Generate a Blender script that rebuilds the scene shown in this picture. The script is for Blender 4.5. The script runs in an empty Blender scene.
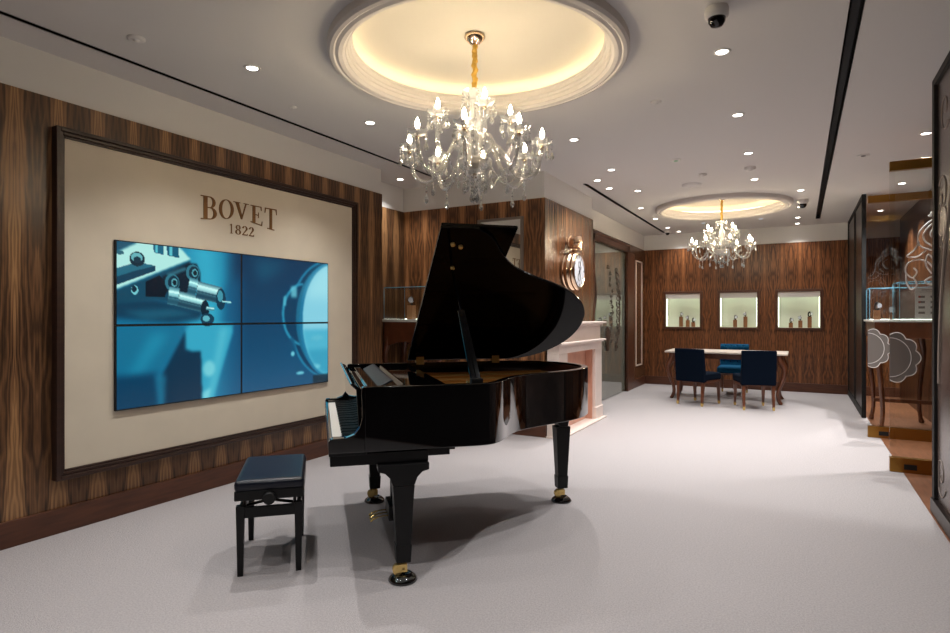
import bpy, bmesh, math, random
import numpy as np
from mathutils import Vector, Matrix
random.seed(7)
PI = math.pi
S = bpy.context.scene
COL = S.collection

# ------------------------------------------------------------------ camera, world, exposure
F_PX = 586.0
YAW = math.atan(325 / 586)
cam = bpy.data.cameras.new('camera'); cam.sensor_width = 36; cam.lens = 36 * F_PX / 950
cam.clip_start = 0.05
co = bpy.data.objects.new('camera', cam); COL.objects.link(co)
co.location = (0, 0, 1.35); co.rotation_euler = (PI / 2, 0, YAW); S.camera = co
W = bpy.data.worlds.new('world'); S.world = W; W.use_nodes = True
W.node_tree.nodes['Background'].inputs[0].default_value = (0.80, 0.84, 0.95, 1)
W.node_tree.nodes['Background'].inputs[1].default_value = 0.35
S.view_settings.view_transform = 'Standard'; S.view_settings.look = 'None'
S.view_settings.gamma = 1; S.view_settings.use_curve_mapping = False
S.view_settings.exposure = 0.22
SPOT_W = 105.0
LED_STRENGTH = 6.0
BULB_STRENGTH = 155.0
S.cycles.max_bounces = 10; S.cycles.transparent_max_bounces = 16
S.cycles.glossy_bounces = 6; S.cycles.transmission_bounces = 8; S.cycles.diffuse_bounces = 5
S.cycles.sample_clamp_indirect = 4.0
S.cycles.use_denoising = True
S.cycles.caustics_reflective = False; S.cycles.caustics_refractive = False

# ------------------------------------------------------------------ helpers
def lin(c):
    return tuple(((x / 255) / 12.92 if x / 255 <= 0.04045 else ((x / 255 + 0.055) / 1.055) ** 2.4) for x in c)

def mat(name, rgb, rough=0.5, metal=0.0, spec=0.5, emit=None, es=0.0, coat=0.0, bump=None, alpha=1.0, var=None, ior=1.45, trans=0.0):
    m = bpy.data.materials.new(name); m.use_nodes = True
    nt = m.node_tree; b = nt.nodes['Principled BSDF']
    c = lin(rgb)
    b.inputs['Base Color'].default_value = (*c, 1)
    b.inputs['Roughness'].default_value = rough; b.inputs['Metallic'].default_value = metal
    b.inputs['Specular IOR Level'].default_value = spec; b.inputs['Coat Weight'].default_value = coat
    b.inputs['Coat Roughness'].default_value = 0.03
    b.inputs['IOR'].default_value = ior; b.inputs['Transmission Weight'].default_value = trans
    b.inputs['Alpha'].default_value = alpha
    if emit is not None:
        b.inputs['Emission Color'].default_value = (*lin(emit), 1); b.inputs['Emission Strength'].default_value = es
    tc = None
    if bump or var:
        tc = nt.nodes.new('ShaderNodeTexCoord')
    if bump:
        n = nt.nodes.new('ShaderNodeTexNoise'); n.inputs['Scale'].default_value = bump[0]; n.inputs['Detail'].default_value = 3
        bp = nt.nodes.new('ShaderNodeBump'); bp.inputs['Strength'].default_value = bump[1]; bp.inputs['Distance'].default_value = bump[2]
        nt.links.new(tc.outputs['Object'], n.inputs['Vector']); nt.links.new(n.outputs['Fac'], bp.inputs['Height'])
        nt.links.new(bp.outputs['Normal'], b.inputs['Normal'])
    if var:
        n = nt.nodes.new('ShaderNodeTexNoise'); n.inputs['Scale'].default_value = var[0]; n.inputs['Detail'].default_value = 4
        r = nt.nodes.new('ShaderNodeValToRGB')
        d = var[1]
        r.color_ramp.elements[0].position = 0.3; r.color_ramp.elements[1].position = 0.7
        r.color_ramp.elements[0].color = (*[x * (1 - d) for x in c], 1)
        r.color_ramp.elements[1].color = (*[min(1, x * (1 + d)) for x in c], 1)
        nt.links.new(tc.outputs['Object'], n.inputs['Vector']); nt.links.new(n.outputs['Fac'], r.inputs['Fac'])
        nt.links.new(r.outputs['Color'], b.inputs['Base Color'])
    return m

def veneer(name, axis, period=0.28, off=0.0, zc=0.78, dark=(52, 30, 18), mid=(104, 64, 38), light=(158, 108, 68), rough=0.3, zs=1.0, strength=1.0, freq=1.7, wedge=0.3, wl=0.45, wc=0.0, wh=1.1):
    """book-matched walnut veneer: mirrored leaves with cathedral figure, running vertically"""
    m = bpy.data.materials.new(name); m.use_nodes = True
    nt = m.node_tree; N = nt.nodes; L = nt.links; b = N['Principled BSDF']
    def M(op, a, c=None, d=None):
        n = N.new('ShaderNodeMath'); n.operation = op
        for k, v in enumerate((a, c, d)):
            if v is None: continue
            if isinstance(v, (int, float)): n.inputs[k].default_value = v
            else: L.new(v, n.inputs[k])
        return n.outputs[0]
    tc = N.new('ShaderNodeNewGeometry'); sp = N.new('ShaderNodeSeparateXYZ'); L.new(tc.outputs['Position'], sp.inputs[0])
    u = sp.outputs[axis]; z = sp.outputs['Z']
    uu = M('DIVIDE', M('ADD', u, off), period)
    fr = M('FRACT', uu)
    a = M('MULTIPLY', M('ABSOLUTE', M('SUBTRACT', fr, 0.5)), 2.0)
    zz = M('MULTIPLY', M('ABSOLUTE', M('SUBTRACT', z, zc)), zs)
    cx = N.new('ShaderNodeCombineXYZ'); L.new(M('MULTIPLY', a, 1.2), cx.inputs[0]); L.new(M('MULTIPLY', zz, 1.3), cx.inputs[2])
    no = N.new('ShaderNodeTexNoise'); no.inputs['Scale'].default_value = 2.2; no.inputs['Detail'].default_value = 2; L.new(cx.outputs[0], no.inputs['Vector'])
    g = M('ADD', M('MULTIPLY', M('MULTIPLY', a, a), 2.6), M('MULTIPLY', zz, -0.95))
    g = M('ADD', g, M('MULTIPLY', no.outputs['Fac'], 1.9))
    band = M('ADD', M('MULTIPLY', M('SINE', M('MULTIPLY', g, 2 * PI * freq)), 0.5), 0.5)
    cf = N.new('ShaderNodeCombineXYZ'); L.new(M('MULTIPLY', a, 9.0), cf.inputs[0]); L.new(M('MULTIPLY', zz, 0.5), cf.inputs[2])
    nf = N.new('ShaderNodeTexNoise'); nf.inputs['Scale'].default_value = 3.0; nf.inputs['Detail'].default_value = 5; nf.inputs['Roughness'].default_value = 0.65
    L.new(cf.outputs[0], nf.inputs['Vector'])
    cf2 = N.new('ShaderNodeCombineXYZ'); L.new(M('MULTIPLY', a, 60.0), cf2.inputs[0]); L.new(M('MULTIPLY', zz, 1.5), cf2.inputs[2])
    nf2 = N.new('ShaderNodeTexNoise'); nf2.inputs['Scale'].default_value = 2.0; nf2.inputs['Detail'].default_value = 2; L.new(cf2.outputs[0], nf2.inputs['Vector'])
    tri = M('PINGPONG', M('ADD', M('SUBTRACT', z, wc), wh * 5), wh)
    cn = N.new('ShaderNodeCombineXYZ'); L.new(M('FLOOR', M('ADD', uu, 0.5)), cn.inputs[0]); wn = N.new('ShaderNodeTexWhiteNoise'); wn.noise_dimensions = '3D'; L.new(cn.outputs[0], wn.inputs[0])
    thr = M('SUBTRACT', 1.0, M('ADD', M('MULTIPLY', M('DIVIDE', tri, wh), wedge), M('ADD', M('MULTIPLY', wn.outputs['Value'], 0.10), 0.06)))
    ew = N.new('ShaderNodeMapRange'); ew.interpolation_type = 'SMOOTHSTEP'; L.new(a, ew.inputs['Value']); L.new(thr, ew.inputs['From Min']); L.new(M('ADD', thr, 0.28), ew.inputs['From Max'])
    edge = ew.outputs[0]
    f = M('ADD', M('MULTIPLY', band, 0.34 * strength), M('MULTIPLY', M('SUBTRACT', nf.outputs['Fac'], 0.5), 0.9))
    f = M('ADD', f, M('MULTIPLY', M('SUBTRACT', nf2.outputs['Fac'], 0.5), 0.35))
    f = M('ADD', f, M('ADD', M('MULTIPLY', edge, wl), 0.14))
    r = N.new('ShaderNodeValToRGB'); cr = r.color_ramp
    cr.elements[0].position = 0.05; cr.elements[0].color = (*lin(dark), 1)
    cr.elements[1].position = 0.95; cr.elements[1].color = (*lin(light), 1)
    e = cr.elements.new(0.45); e.color = (*lin(mid), 1)
    L.new(f, r.inputs['Fac']); L.new(r.outputs['Color'], b.inputs['Base Color'])
    b.inputs['Roughness'].default_value = rough; b.inputs['Specular IOR Level'].default_value = 0.4
    return m

def wood(name, rgb, rough=0.35, scale=(3, 3, 30), d=0.35, coat=0.0):
    """plain straight-grained timber in object space"""
    m = bpy.data.materials.new(name); m.use_nodes = True
    nt = m.node_tree; N = nt.nodes; L = nt.links; b = N['Principled BSDF']
    tc = N.new('ShaderNodeTexCoord'); mp = N.new('ShaderNodeMapping'); mp.inputs['Scale'].default_value = scale
    no = N.new('ShaderNodeTexNoise'); no.inputs['Scale'].default_value = 1.5; no.inputs['Detail'].default_value = 5
    r = N.new('ShaderNodeValToRGB'); c = lin(rgb)
    r.color_ramp.elements[0].position = 0.3; r.color_ramp.elements[1].position = 0.7
    r.color_ramp.elements[0].color = (*[x * (1 - d) for x in c], 1); r.color_ramp.elements[1].color = (*[min(1, x * (1 + d)) for x in c], 1)
    L.new(tc.outputs['Object'], mp.inputs[0]); L.new(mp.outputs[0], no.inputs['Vector']); L.new(no.outputs['Fac'], r.inputs['Fac'])
    L.new(r.outputs['Color'], b.inputs['Base Color']); b.inputs['Roughness'].default_value = rough; b.inputs['Coat Weight'].default_value = coat
    return m

def thin_glass(name, tint=(0.95, 0.98, 0.97), gl=0.10, rough=0.0, cloud=0.0, ior=1.5):
    m = bpy.data.materials.new(name); m.use_nodes = True
    nt = m.node_tree; N = nt.nodes; L = nt.links; N.remove(N['Principled BSDF']); out = N['Material Output']
    tr = N.new('ShaderNodeBsdfTransparent'); tr.inputs[0].default_value = (*tint, 1)
    g = N.new('ShaderNodeBsdfGlossy'); g.inputs['Roughness'].default_value = rough
    fr = N.new('ShaderNodeFresnel'); ge = N.new('ShaderNodeNewGeometry'); mi = N.new('ShaderNodeMapRange')
    mi.inputs['To Min'].default_value = ior; mi.inputs['To Max'].default_value = 1 / ior; L.new(ge.outputs['Backfacing'], mi.inputs['Value']); L.new(mi.outputs[0], fr.inputs[0])
    ad = N.new('ShaderNodeMath'); ad.operation = 'ADD'; ad.inputs[1].default_value = gl; ad.use_clamp = True; L.new(fr.outputs[0], ad.inputs[0])
    mx = N.new('ShaderNodeMixShader'); L.new(ad.outputs[0], mx.inputs[0]); L.new(tr.outputs[0], mx.inputs[1]); L.new(g.outputs[0], mx.inputs[2])
    last = mx
    if cloud:
        d = N.new('ShaderNodeBsdfDiffuse'); d.inputs[0].default_value = (0.85, 0.86, 0.86, 1)
        m2 = N.new('ShaderNodeMixShader'); m2.inputs[0].default_value = cloud
        L.new(mx.outputs[0], m2.inputs[1]); L.new(d.outputs[0], m2.inputs[2]); last = m2
    L.new(last.outputs[0], out.inputs[0])
    return m

MT = {}
MT['carpet'] = mat('carpet_pile', (180, 174, 175), 0.95, spec=0.1, bump=(220, 0.7, 0.01), var=(110, 0.13))
MT['plaster'] = mat('white_plaster', (226, 224, 221), 0.85, spec=0.2)
MT['ceil'] = mat('ceiling_paint', (222, 219, 216), 0.9, spec=0.15)
MT['dome'] = mat('cream_dome_paint', (226, 219, 204), 0.9, spec=0.1)
MT['mould'] = mat('moulding_paint', (218, 212, 206), 0.7, spec=0.2)
MT['cream'] = mat('cream_panel', (214, 203, 184), 0.6, spec=0.25, var=(4, 0.03))
MT['letters'] = mat('bronze_letters', (120, 82, 38), 0.45, 0.2)
MT['frame'] = wood('dark_walnut_frame', (48, 28, 19), 0.42, (2, 2, 20), 0.25)
MT['base'] = wood('baseboard_wood', (80, 45, 28), 0.4, (3, 3, 25), 0.3)
MT['furn'] = wood('furniture_walnut', (96, 54, 34), 0.3, (8, 8, 3), 0.35, coat=0.2)
MT['floorwood'] = wood('parquet_oak', (120, 78, 54), 0.35, (20, 2, 2), 0.3)
MT['lacq'] = mat('black_lacquer', (5, 5, 6), 0.04, spec=0.7, coat=0.6)
MT['lidlacq'] = mat('lid_lacquer', (4, 4, 5), 0.06, spec=0.07)
MT['satin'] = mat('satin_black', (8, 8, 9), 0.4, spec=0.35)
MT['black'] = mat('matt_black', (8, 8, 9), 0.6)
MT['leather'] = mat('navy_black_leather', (10, 16, 30), 0.33, spec=0.5, bump=(160, 0.25, 0.004))
MT['brass'] = mat('polished_brass', (230, 198, 126), 0.25, 0.7)
MT['dullbrass'] = mat('brushed_brass', (158, 116, 56), 0.33, 1.0)
MT['gold'] = mat('rose_gold', (230, 202, 174), 0.18, 1.0)
MT['chrome'] = mat('chrome', (205, 205, 210), 0.15, 1.0)
MT['plate'] = mat('gold_iron_plate', (128, 80, 22), 0.5, 0.2)
MT['rimwood'] = mat('dark_mahogany_inner_rim', (58, 30, 20), 0.3, coat=0.3)
MT['ivory'] = mat('ivory_key', (226, 222, 214), 0.25)
MT['stone'] = mat('pink_limestone', (226, 211, 203), 0.5, var=(6, 0.04))
MT['stonein'] = mat('salmon_marble', (206, 156, 134), 0.4, var=(5, 0.10))
MT['velvet'] = mat('navy_velvet', (6, 17, 32), 0.9, spec=0.1)
MT['velvet2'] = mat('petrol_blue_velvet', (10, 74, 108), 0.85, spec=0.2)
MT['white'] = mat('white_plastic', (225, 222, 218), 0.5)
MT['marble'] = mat('pale_marble', (222, 208, 196), 0.3, var=(7, 0.08))
MT['steel'] = mat('dark_steel', (60, 52, 50), 0.35, 0.6)
MT['dial'] = mat('white_dial', (212, 214, 222), 0.4)
MT['block'] = wood('light_walnut_block', (134, 88, 54), 0.4, (20, 20, 4), 0.2)
MT['litblock'] = wood('lit_wood_block', (206, 158, 112), 0.4, (20, 20, 4), 0.15)  # light wood, brighter than the other blocks: its lit look is in the colour
MT['nicheback'] = mat('niche_lining', (226, 228, 214), 0.7)
MT['sage'] = mat('tinted_back_painted_glass', (112, 116, 107), 0.03, spec=0.9, ior=2.4)
MT['brownleaf'] = mat('bronze_filigree', (70, 52, 42), 0.5)
MT['clear'] = thin_glass('clear_glass', (0.97, 0.985, 0.98), 0.015)
MT['case'] = thin_glass('case_glass', (0.985, 0.992, 0.995), 0.01)
MT['edge'] = mat('glass_edge', (120, 190, 215), 0.15, emit=(90, 170, 210), es=0.0, spec=0.8)
MT['frost'] = mat('frosted_glass', (132, 126, 122), 0.5, alpha=0.7)
MT['etch'] = mat('etched_white', (226, 224, 222), 0.6)
MT['crystal'] = thin_glass('crystal', (0.97, 0.98, 0.99), 0.22, 0.04, 0.30, 1.6)
MT['crystal3'] = thin_glass('crystal_arm', (0.97, 0.98, 0.99), 0.24, 0.03, 0.12, 1.7)
MT['crystal2'] = thin_glass('crystal_drop', (0.92, 0.94, 0.96), 0.30, 0.0, 0.22, 1.8)
MT['bulb'] = mat('lit_candle_bulb', (255, 240, 210), 0.3, emit=(255, 232, 196), es=BULB_STRENGTH)
MT['led'] = mat('led_cove', (255, 230, 180), 0.5, emit=(255, 240, 208), es=LED_STRENGTH)
MT['lamp'] = mat('downlight_lens', (255, 250, 240), 0.5, emit=(255, 246, 235), es=14.0)
MT['lampdim'] = mat('dim_downlight_lens', (190, 215, 240), 0.5, emit=(175, 205, 235), es=1.1)
MT['nled'] = mat('niche_led', (240, 255, 225), 0.5, emit=(246, 255, 238), es=4.0)
MT['green'] = mat('green_sensor', (150, 200, 160), 0.5)
MT['grillem'] = mat('grey_grille', (120, 118, 114), 0.5)
MT['ribbon'] = mat('gold_chain_sleeve', (228, 182, 84), 0.45, 0.3, bump=(60, 1.0, 0.02))
MT['paper'] = mat('paper_card', (214, 210, 204), 0.7)
MT['ink'] = mat('printed_ink', (120, 112, 108), 0.7)
MT['red'] = mat('red_print', (170, 60, 50), 0.6)

class MB:
    def __init__(s): s.v = []; s.f = []; s.sm = []
    def add(s, v, f, smooth=False):
        o = len(s.v); s.v += [tuple(p) for p in v]; s.f += [tuple(i + o for i in q) for q in f]; s.sm += [smooth] * len(f); return s
    def box(s, x0, y0, z0, x1, y1, z1):
        v = [(x, y, z) for z in (z0, z1) for y in (y0, y1) for x in (x0, x1)]
        return s.add(v, [(0, 2, 3, 1), (4, 5, 7, 6), (0, 1, 5, 4), (2, 6, 7, 3), (0, 4, 6, 2), (1, 3, 7, 5)])
    def frustum(s, c0, h0, c1, h1):
        """rectangular taper: centres c0,c1 (xyz) half sizes h0,h1 (x,y)"""
        v = []
        for c, h in ((c0, h0), (c1, h1)):
            v += [(c[0] - h[0], c[1] - h[1], c[2]), (c[0] + h[0], c[1] - h[1], c[2]), (c[0] - h[0], c[1] + h[1], c[2]), (c[0] + h[0], c[1] + h[1], c[2])]
        return s.add(v, [(0, 2, 3, 1), (4, 5, 7, 6), (0, 1, 5, 4), (2, 6, 7, 3), (0, 4, 6, 2), (1, 3, 7, 5)])
    def tube(s, pts, r, n=10, sq=None, closed=False):
        pts = [Vector(p) for p in pts]
        if isinstance(r, (int, float)): r = [r] * len(pts)
        V = []; up = None
        for i, p in enumerate(pts):
            if closed: t = (pts[(i + 1) % len(pts)] - pts[i - 1])
            else: t = (pts[min(i + 1, len(pts) - 1)] - pts[max(i - 1, 0)])
            t.normalize()
            if up is None: up = Vector((0, 0, 1)) if abs(t.z) < 0.9 else Vector((1, 0, 0))
            a = t.cross(up).normalized(); b = a.cross(t).normalized(); up = b
            for k in range(n):
                an = 2 * PI * k / n + (PI / n if n == 4 else 0)
                V.append(p + a * math.cos(an) * r[i] + b * math.sin(an) * r[i] * (sq or 1))
        m = len(pts); F = []
        for i in range(m if closed else m - 1):
            for k in range(n):
                j = (i + 1) % m
                F.append((i * n + k, i * n + (k + 1) % n, j * n + (k + 1) % n, j * n + k))
        s.add(V, F, n > 5)
        if not closed:
            o = len(s.v) - len(V)
            s.f += [tuple(o + k for k in range(n))[::-1], tuple(o + (m - 1) * n + k for k in range(n))]; s.sm += [False, False]
        return s
    def cyl(s, a, b, r, r2=None, n=16): return s.tube([a, b], [r, r if r2 is None else r2], n)
    def lathe(s, prof, c=(0, 0, 0), n=32, M=None, flat=False):
        V = []; F = []
        for (r, z) in prof:
            for k in range(n):
                an = 2 * PI * k / n; V.append(Vector((r * math.cos(an), r * math.sin(an), z)))
        if M is not None: V = [M @ v for v in V]
        V = [v + Vector(c) for v in V]
        for i in range(len(prof) - 1):
            for k in range(n): F.append((i * n + k, i * n + (k + 1) % n, (i + 1) * n + (k + 1) % n, (i + 1) * n + k))
        return s.add(V, F, not flat)
    def prism(s, poly, lo, hi, ax='z'):
        """extrude a 2D polygon; ax z:(x,y) / y:(x,z) / x:(y,z)"""
        mk = {'z': lambda p, t: (p[0], p[1], t), 'y': lambda p, t: (p[0], t, p[1]), 'x': lambda p, t: (t, p[0], p[1])}[ax]
        n = len(poly); v = [mk(p, lo) for p in poly] + [mk(p, hi) for p in poly]
        return s.add(v, [tuple(range(n))[::-1], tuple(range(n, 2 * n))] + [(i, (i + 1) % n, n + (i + 1) % n, n + i) for i in range(n)])
    def sphere(s, c, r, sx=1, sy=1, sz=1, n=12, m=8):
        prof = [(math.sin(PI * i / m), -math.cos(PI * i / m)) for i in range(m + 1)]
        V = []; F = []
        for (a, z) in prof:
            for k in range(n):
                an = 2 * PI * k / n; V.append((c[0] + r * sx * max(a, 1e-4) * math.cos(an), c[1] + r * sy * max(a, 1e-4) * math.sin(an), c[2] + r * sz * z))
        for i in range(m):
            for k in range(n): F.append((i * n + k, i * n + (k + 1) % n, (i + 1) * n + (k + 1) % n, (i + 1) * n + k))
        return s.add(V, F, True)
    def torus(s, R, r, c=(0, 0, 0), n=48, m=8, M=None):
        pts = []
        for i in range(n):
            a = 2 * PI * i / n; p = Vector((R * math.cos(a), R * math.sin(a), 0)); pts.append((M @ p if M else p) + Vector(c))
        return s.tube(pts, r, m, closed=True)
    def xf(s, M): s.v = [tuple(M @ Vector(p)) for p in s.v]; return s
    def build(s, name, m, parent=None, bevel=0.0, seg=2, sub=0, smooth=None, loc=None):
        me = bpy.data.meshes.new(name); me.from_pydata(s.v, [], s.f)
        me.polygons.foreach_set('use_smooth', [bool(x) if smooth is None else smooth for x in s.sm])
        bm = bmesh.new(); bm.from_mesh(me); bmesh.ops.recalc_face_normals(bm, faces=bm.faces); bm.to_mesh(me); bm.free()
        me.materials.append(m)
        o = bpy.data.objects.new(name, me); COL.objects.link(o)
        if parent: o.parent = parent
        if loc: o.location = loc
        if bevel:
            b = o.modifiers.new('bevel', 'BEVEL'); b.width = bevel; b.segments = seg; b.limit_method = 'ANGLE'; b.angle_limit = math.radians(40)
        if sub:
            q = o.modifiers.new('sub', 'SUBSURF'); q.levels = sub; q.render_levels = sub
        return o

def empty(name, loc=(0, 0, 0), rz=0):
    o = bpy.data.objects.new(name, None); COL.objects.link(o); o.location = loc; o.rotation_euler = (0, 0, rz); o.empty_display_size = 0.1; return o
def tag(o, label, cat, group=None):
    o['label'] = label; o['category'] = cat
    if group: o['group'] = group
    return o
def struct(o): o['kind'] = 'structure'; return o
def copy_tree(o, parent=None):
    c = o.copy(); COL.objects.link(c); c.parent = parent
    for ch in [x for x in o.children]: copy_tree(ch, c)
    return c
def bez(p0, p1, p2, p3, n=12):
    P = [Vector(p) for p in (p0, p1, p2, p3)]; out = []
    for i in range(n + 1):
        t = i / n; out.append(P[0] * (1 - t) ** 3 + P[1] * 3 * t * (1 - t) ** 2 + P[2] * 3 * t * t * (1 - t) + P[3] * t ** 3)
    return out
def catmull(pts, n=6, closed=False):
    P = [Vector(p) for p in pts]; out = []; m = len(P)
    for i in range(m if closed else m - 1):
        a, b, c, d = (P[(i - 1) % m] if closed or i > 0 else P[0]), P[i], P[(i + 1) % m], (P[(i + 2) % m] if closed or i + 2 < m else P[-1])
        for k in range(n):
            t = k / n
            out.append(0.5 * ((2 * b) + (c - a) * t + (2 * a - 5 * b + 4 * c - d) * t * t + (3 * b - 3 * c + d - a) * t ** 3))
    if not closed: out.append(P[-1])
    return out

# ------------------------------------------------------------------ room shell
CZ = 2.98          # ceiling height
WZ = 2.68          # top of the veneer
YB = 12.0          # far wall
XR = 0.72
TRIM = [0]
def trim(mb, m, **k):
    TRIM[0] += 1; return struct(mb.build('trim_%d' % TRIM[0], m, **k))

struct(MB().box(-4.6, -3.3, -0.05, 0.78, YB + .1, 0.0).build('floor', MT['carpet']))
def herring():
    m = MT['floorwood']; return m
struct(MB().box(0.78, -3.3, -0.05, 3.2, YB + .1, 0.002).build('floor_parquet', MT['floorwood']))

VX = veneer('walnut_veneer_video_wall', 'Y', 0.235, off=-0.06, zc=0.0, dark=(46, 31, 22), mid=(104, 73, 49), light=(170, 128, 86), wedge=.55, wl=.42, strength=1.0, freq=1.4, wc=0.05, wh=1.1)
VR = veneer('walnut_veneer_recess', 'X', 0.27, off=0.05, zc=1.3, dark=(54, 33, 20), mid=(116, 76, 47), light=(176, 124, 80), strength=1.3, wedge=.6, freq=1.6, wc=1.3, wh=.85)
VC = veneer('walnut_veneer_clock_wall', 'Y', 0.30, off=0.1, zc=0.9, dark=(62, 38, 24), mid=(118, 78, 50), light=(160, 114, 76), rough=0.26, strength=0.35, wl=.2, wedge=.1)
VB = veneer('walnut_veneer_far_wall', 'X', 0.285, off=0.0, zc=0.86, dark=(50, 28, 16), mid=(114, 70, 41), light=(164, 108, 66), strength=1.2, wedge=.15, wl=.38)

# video wall (projects from the left wall)
struct(MB().box(-4.45, -3.3, 0, -4.05, 5.18, WZ + .025).build('wall_left', VX))
struct(MB().box(-4.45, -3.3, WZ + .025, -4.065, 5.18, CZ).build('wall_left_upper', MT['plaster']))
struct(MB().box(-4.60, 5.18, 0, -4.42, 6.1, WZ).build('wall_recess_left', VX))
struct(MB().box(-4.60, 5.18, WZ, -4.43, 6.1, CZ).build('wall_recess_left_upper', MT['plaster']))
struct(MB().box(-4.60, 6.1, 0, -2.50, 6.3, WZ).build('wall_recess_back', VR))
struct(MB().box(-4.60, 6.115, WZ, -2.521, 6.3, CZ).build('wall_recess_back_upper', MT['plaster']))
struct(MB().box(-2.9, 6.301, 0, -2.50, 7.84, WZ).box(-2.499, 6.1, 0, -2.489, 7.84, WZ).build('wall_chimney', VC))
struct(MB().box(-2.9, 6.301, WZ, -2.52, 7.84, CZ).box(-2.52, 6.115, WZ, -2.505, 7.84, CZ).build('wall_chimney_upper', MT['plaster']))
# wall with the sliding glass door
D0, D1, DZ = 8.62, 10.55, 2.51
struct(MB().box(-2.95, 7.84, 0, -2.74, D0, WZ).box(-2.95, D1, 0, -2.74, YB, WZ).box(-2.95, D0, DZ, -2.74, D1, WZ).build('wall_door_side', VC))
struct(MB().box(-2.95, 7.84, WZ, -2.755, YB, CZ).build('wall_door_side_upper', MT['plaster']))

def plate_with_holes(outer, holes, z, name, m, flip=True, mk=None):
    bm = bmesh.new(); mk = mk or (lambda p: (p[0], p[1], z))
    for loop in [outer] + holes:
        vs = [bm.verts.new(mk(p)) for p in loop]
        for i in range(len(vs)): bm.edges.new((vs[i], vs[(i + 1) % len(vs)]))
    bmesh.ops.triangle_fill(bm, use_beauty=True, use_dissolve=False, edges=bm.edges[:])
    me = bpy.data.meshes.new(name); bm.to_mesh(me); bm.free(); me.materials.append(m)
    o = bpy.data.objects.new(name, me); COL.objects.link(o); return o
rect = lambda a, b, c, d: [(a, b), (c, b), (c, d), (a, d)]
def ring(cx, cy, r, n=96): return [(cx + r * math.cos(2 * PI * i / n), cy + r * math.sin(2 * PI * i / n)) for i in range(n)]

NICHES = [(-2.324, -1.689), (-1.330, -0.695), (-0.350, 0.309)]; NZ0, NZ1 = 1.148, 1.797
o = plate_with_holes(rect(-2.74, 0, 3.2, WZ), [rect(a, NZ0, b, NZ1) for a, b in NICHES], 0, 'wall_back', VB, mk=lambda p: (p[0], YB, p[1]))
sd = o.modifiers.new('solid', 'SOLIDIFY'); sd.thickness = 0.02; sd.offset = 0
struct(o)
struct(MB().box(-2.95, YB + .005, WZ, 3.2, YB + .1, CZ).build('wall_back_upper', MT['plaster']))

# ceiling with two coves and three slots
C1 = (-1.785, 3.215); C2 = (-1.01, 9.32); RC1, RC2 = 0.92, 0.93
CC1 = (-1.765, 3.225)
SL1 = (-3.76, -2.4, -3.735, 6.0); SL2 = (-2.33, 6.95, -2.295, 11.75); SL3 = (0.235, -2.4, 0.285, 11.3)
o = plate_with_holes(rect(-4.6, -3.3, 3.2, YB + .1), [ring(*CC1, RC1 - .01), ring(*C2, RC2 - .01), rect(*SL1), rect(*SL2), rect(*SL3)], CZ, 'ceiling', MT['ceil'])
struct(o)
for k_, s_ in enumerate((SL1, SL2, SL3)):
    a, b, c, d = s_
    mb = MB().box(a - .01, b - .01, CZ + .06, c + .01, d + .01, CZ + .07)
    mb.box(a - .01, b, CZ, a, d, CZ + .06).box(c, b, CZ, c + .01, d, CZ + .06).box(a, b - .01, CZ, c, b, CZ + .06).box(a, d, CZ, c, d + .01, CZ + .06)
    trim(mb, MT['black'] if k_ == 2 else MT['steel'])
# thin light edge on the slot near the video wall and a shallow shadow line
def cove(c, R, label):
    e = empty('cove_ceiling', (c[0], c[1], CZ)); k = R / 0.93
    prof = [(.93, .0), (.93, -.045), (.915, -.06), (.895, -.064), (.885, -.058), (.865, -.066), (.84, -.062), (.825, -.048), (.818, -.046), (.814, -.02), (.805, -.015), (.800, .0), (.792, .005), (.789, .03), (.783, .034), (.781, .046), (.80, .046)]
    MB().lathe([(r * k, z) for r, z in prof], n=128).build('moulding_ring', MT['mould'], e, smooth=False)
    MB().lathe([(r * k, z) for r, z in [(.79, .044), (.93, .03), (.955, .05), (.955, .085), (.93, .11), (.86, .13), (.6, .135), (.3, .135), (.001, .135)]], n=128).build('dome', MT['dome'], e)
    MB().torus(.868 * k, .009, (0, 0, .058), 128, 8).build('led_strip', MT['led'], e)
    return tag(e, label, 'ceiling cove')
cove(CC1, RC1, 'large round lit cove in the ceiling above the piano, stepped white moulding ring')
cove(C2, RC2, 'farther round lit ceiling cove above the meeting table with blue chairs')

struct(MB().box(-4.6, -3.4, 0, 3.2, -3.3, CZ).build('wall_front', VB))
struct(MB().box(.80, -3.3, 0, .95, 2.98, CZ).build('wall_right_near', mat('dark_lacquered_wall', (42, 34, 32), .3, var=(2, .3))))
# baseboards
BH = 0.155
def bb(name, *b): return struct(MB().box(*b).build(name, MT['base'], bevel=0.004))
bb('baseboard_left', -4.05, -3.3, 0, -4.028, 5.20, BH)
bb('baseboard_recess_left', -4.42, 5.2, 0, -4.40, 6.1, BH)
bb('baseboard_recess_back', -4.40, 6.08, 0, -2.49, 6.1, BH)
bb('baseboard_chimney', -2.489, 6.08, 0, -2.47, 7.84, BH)
bb('baseboard_back', -2.74, YB - .03, 0, 3.2, YB - .01, .16)
bb('baseboard_door_side', -2.74, 10.9, 0, -2.72, YB - .03, .16)

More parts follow.
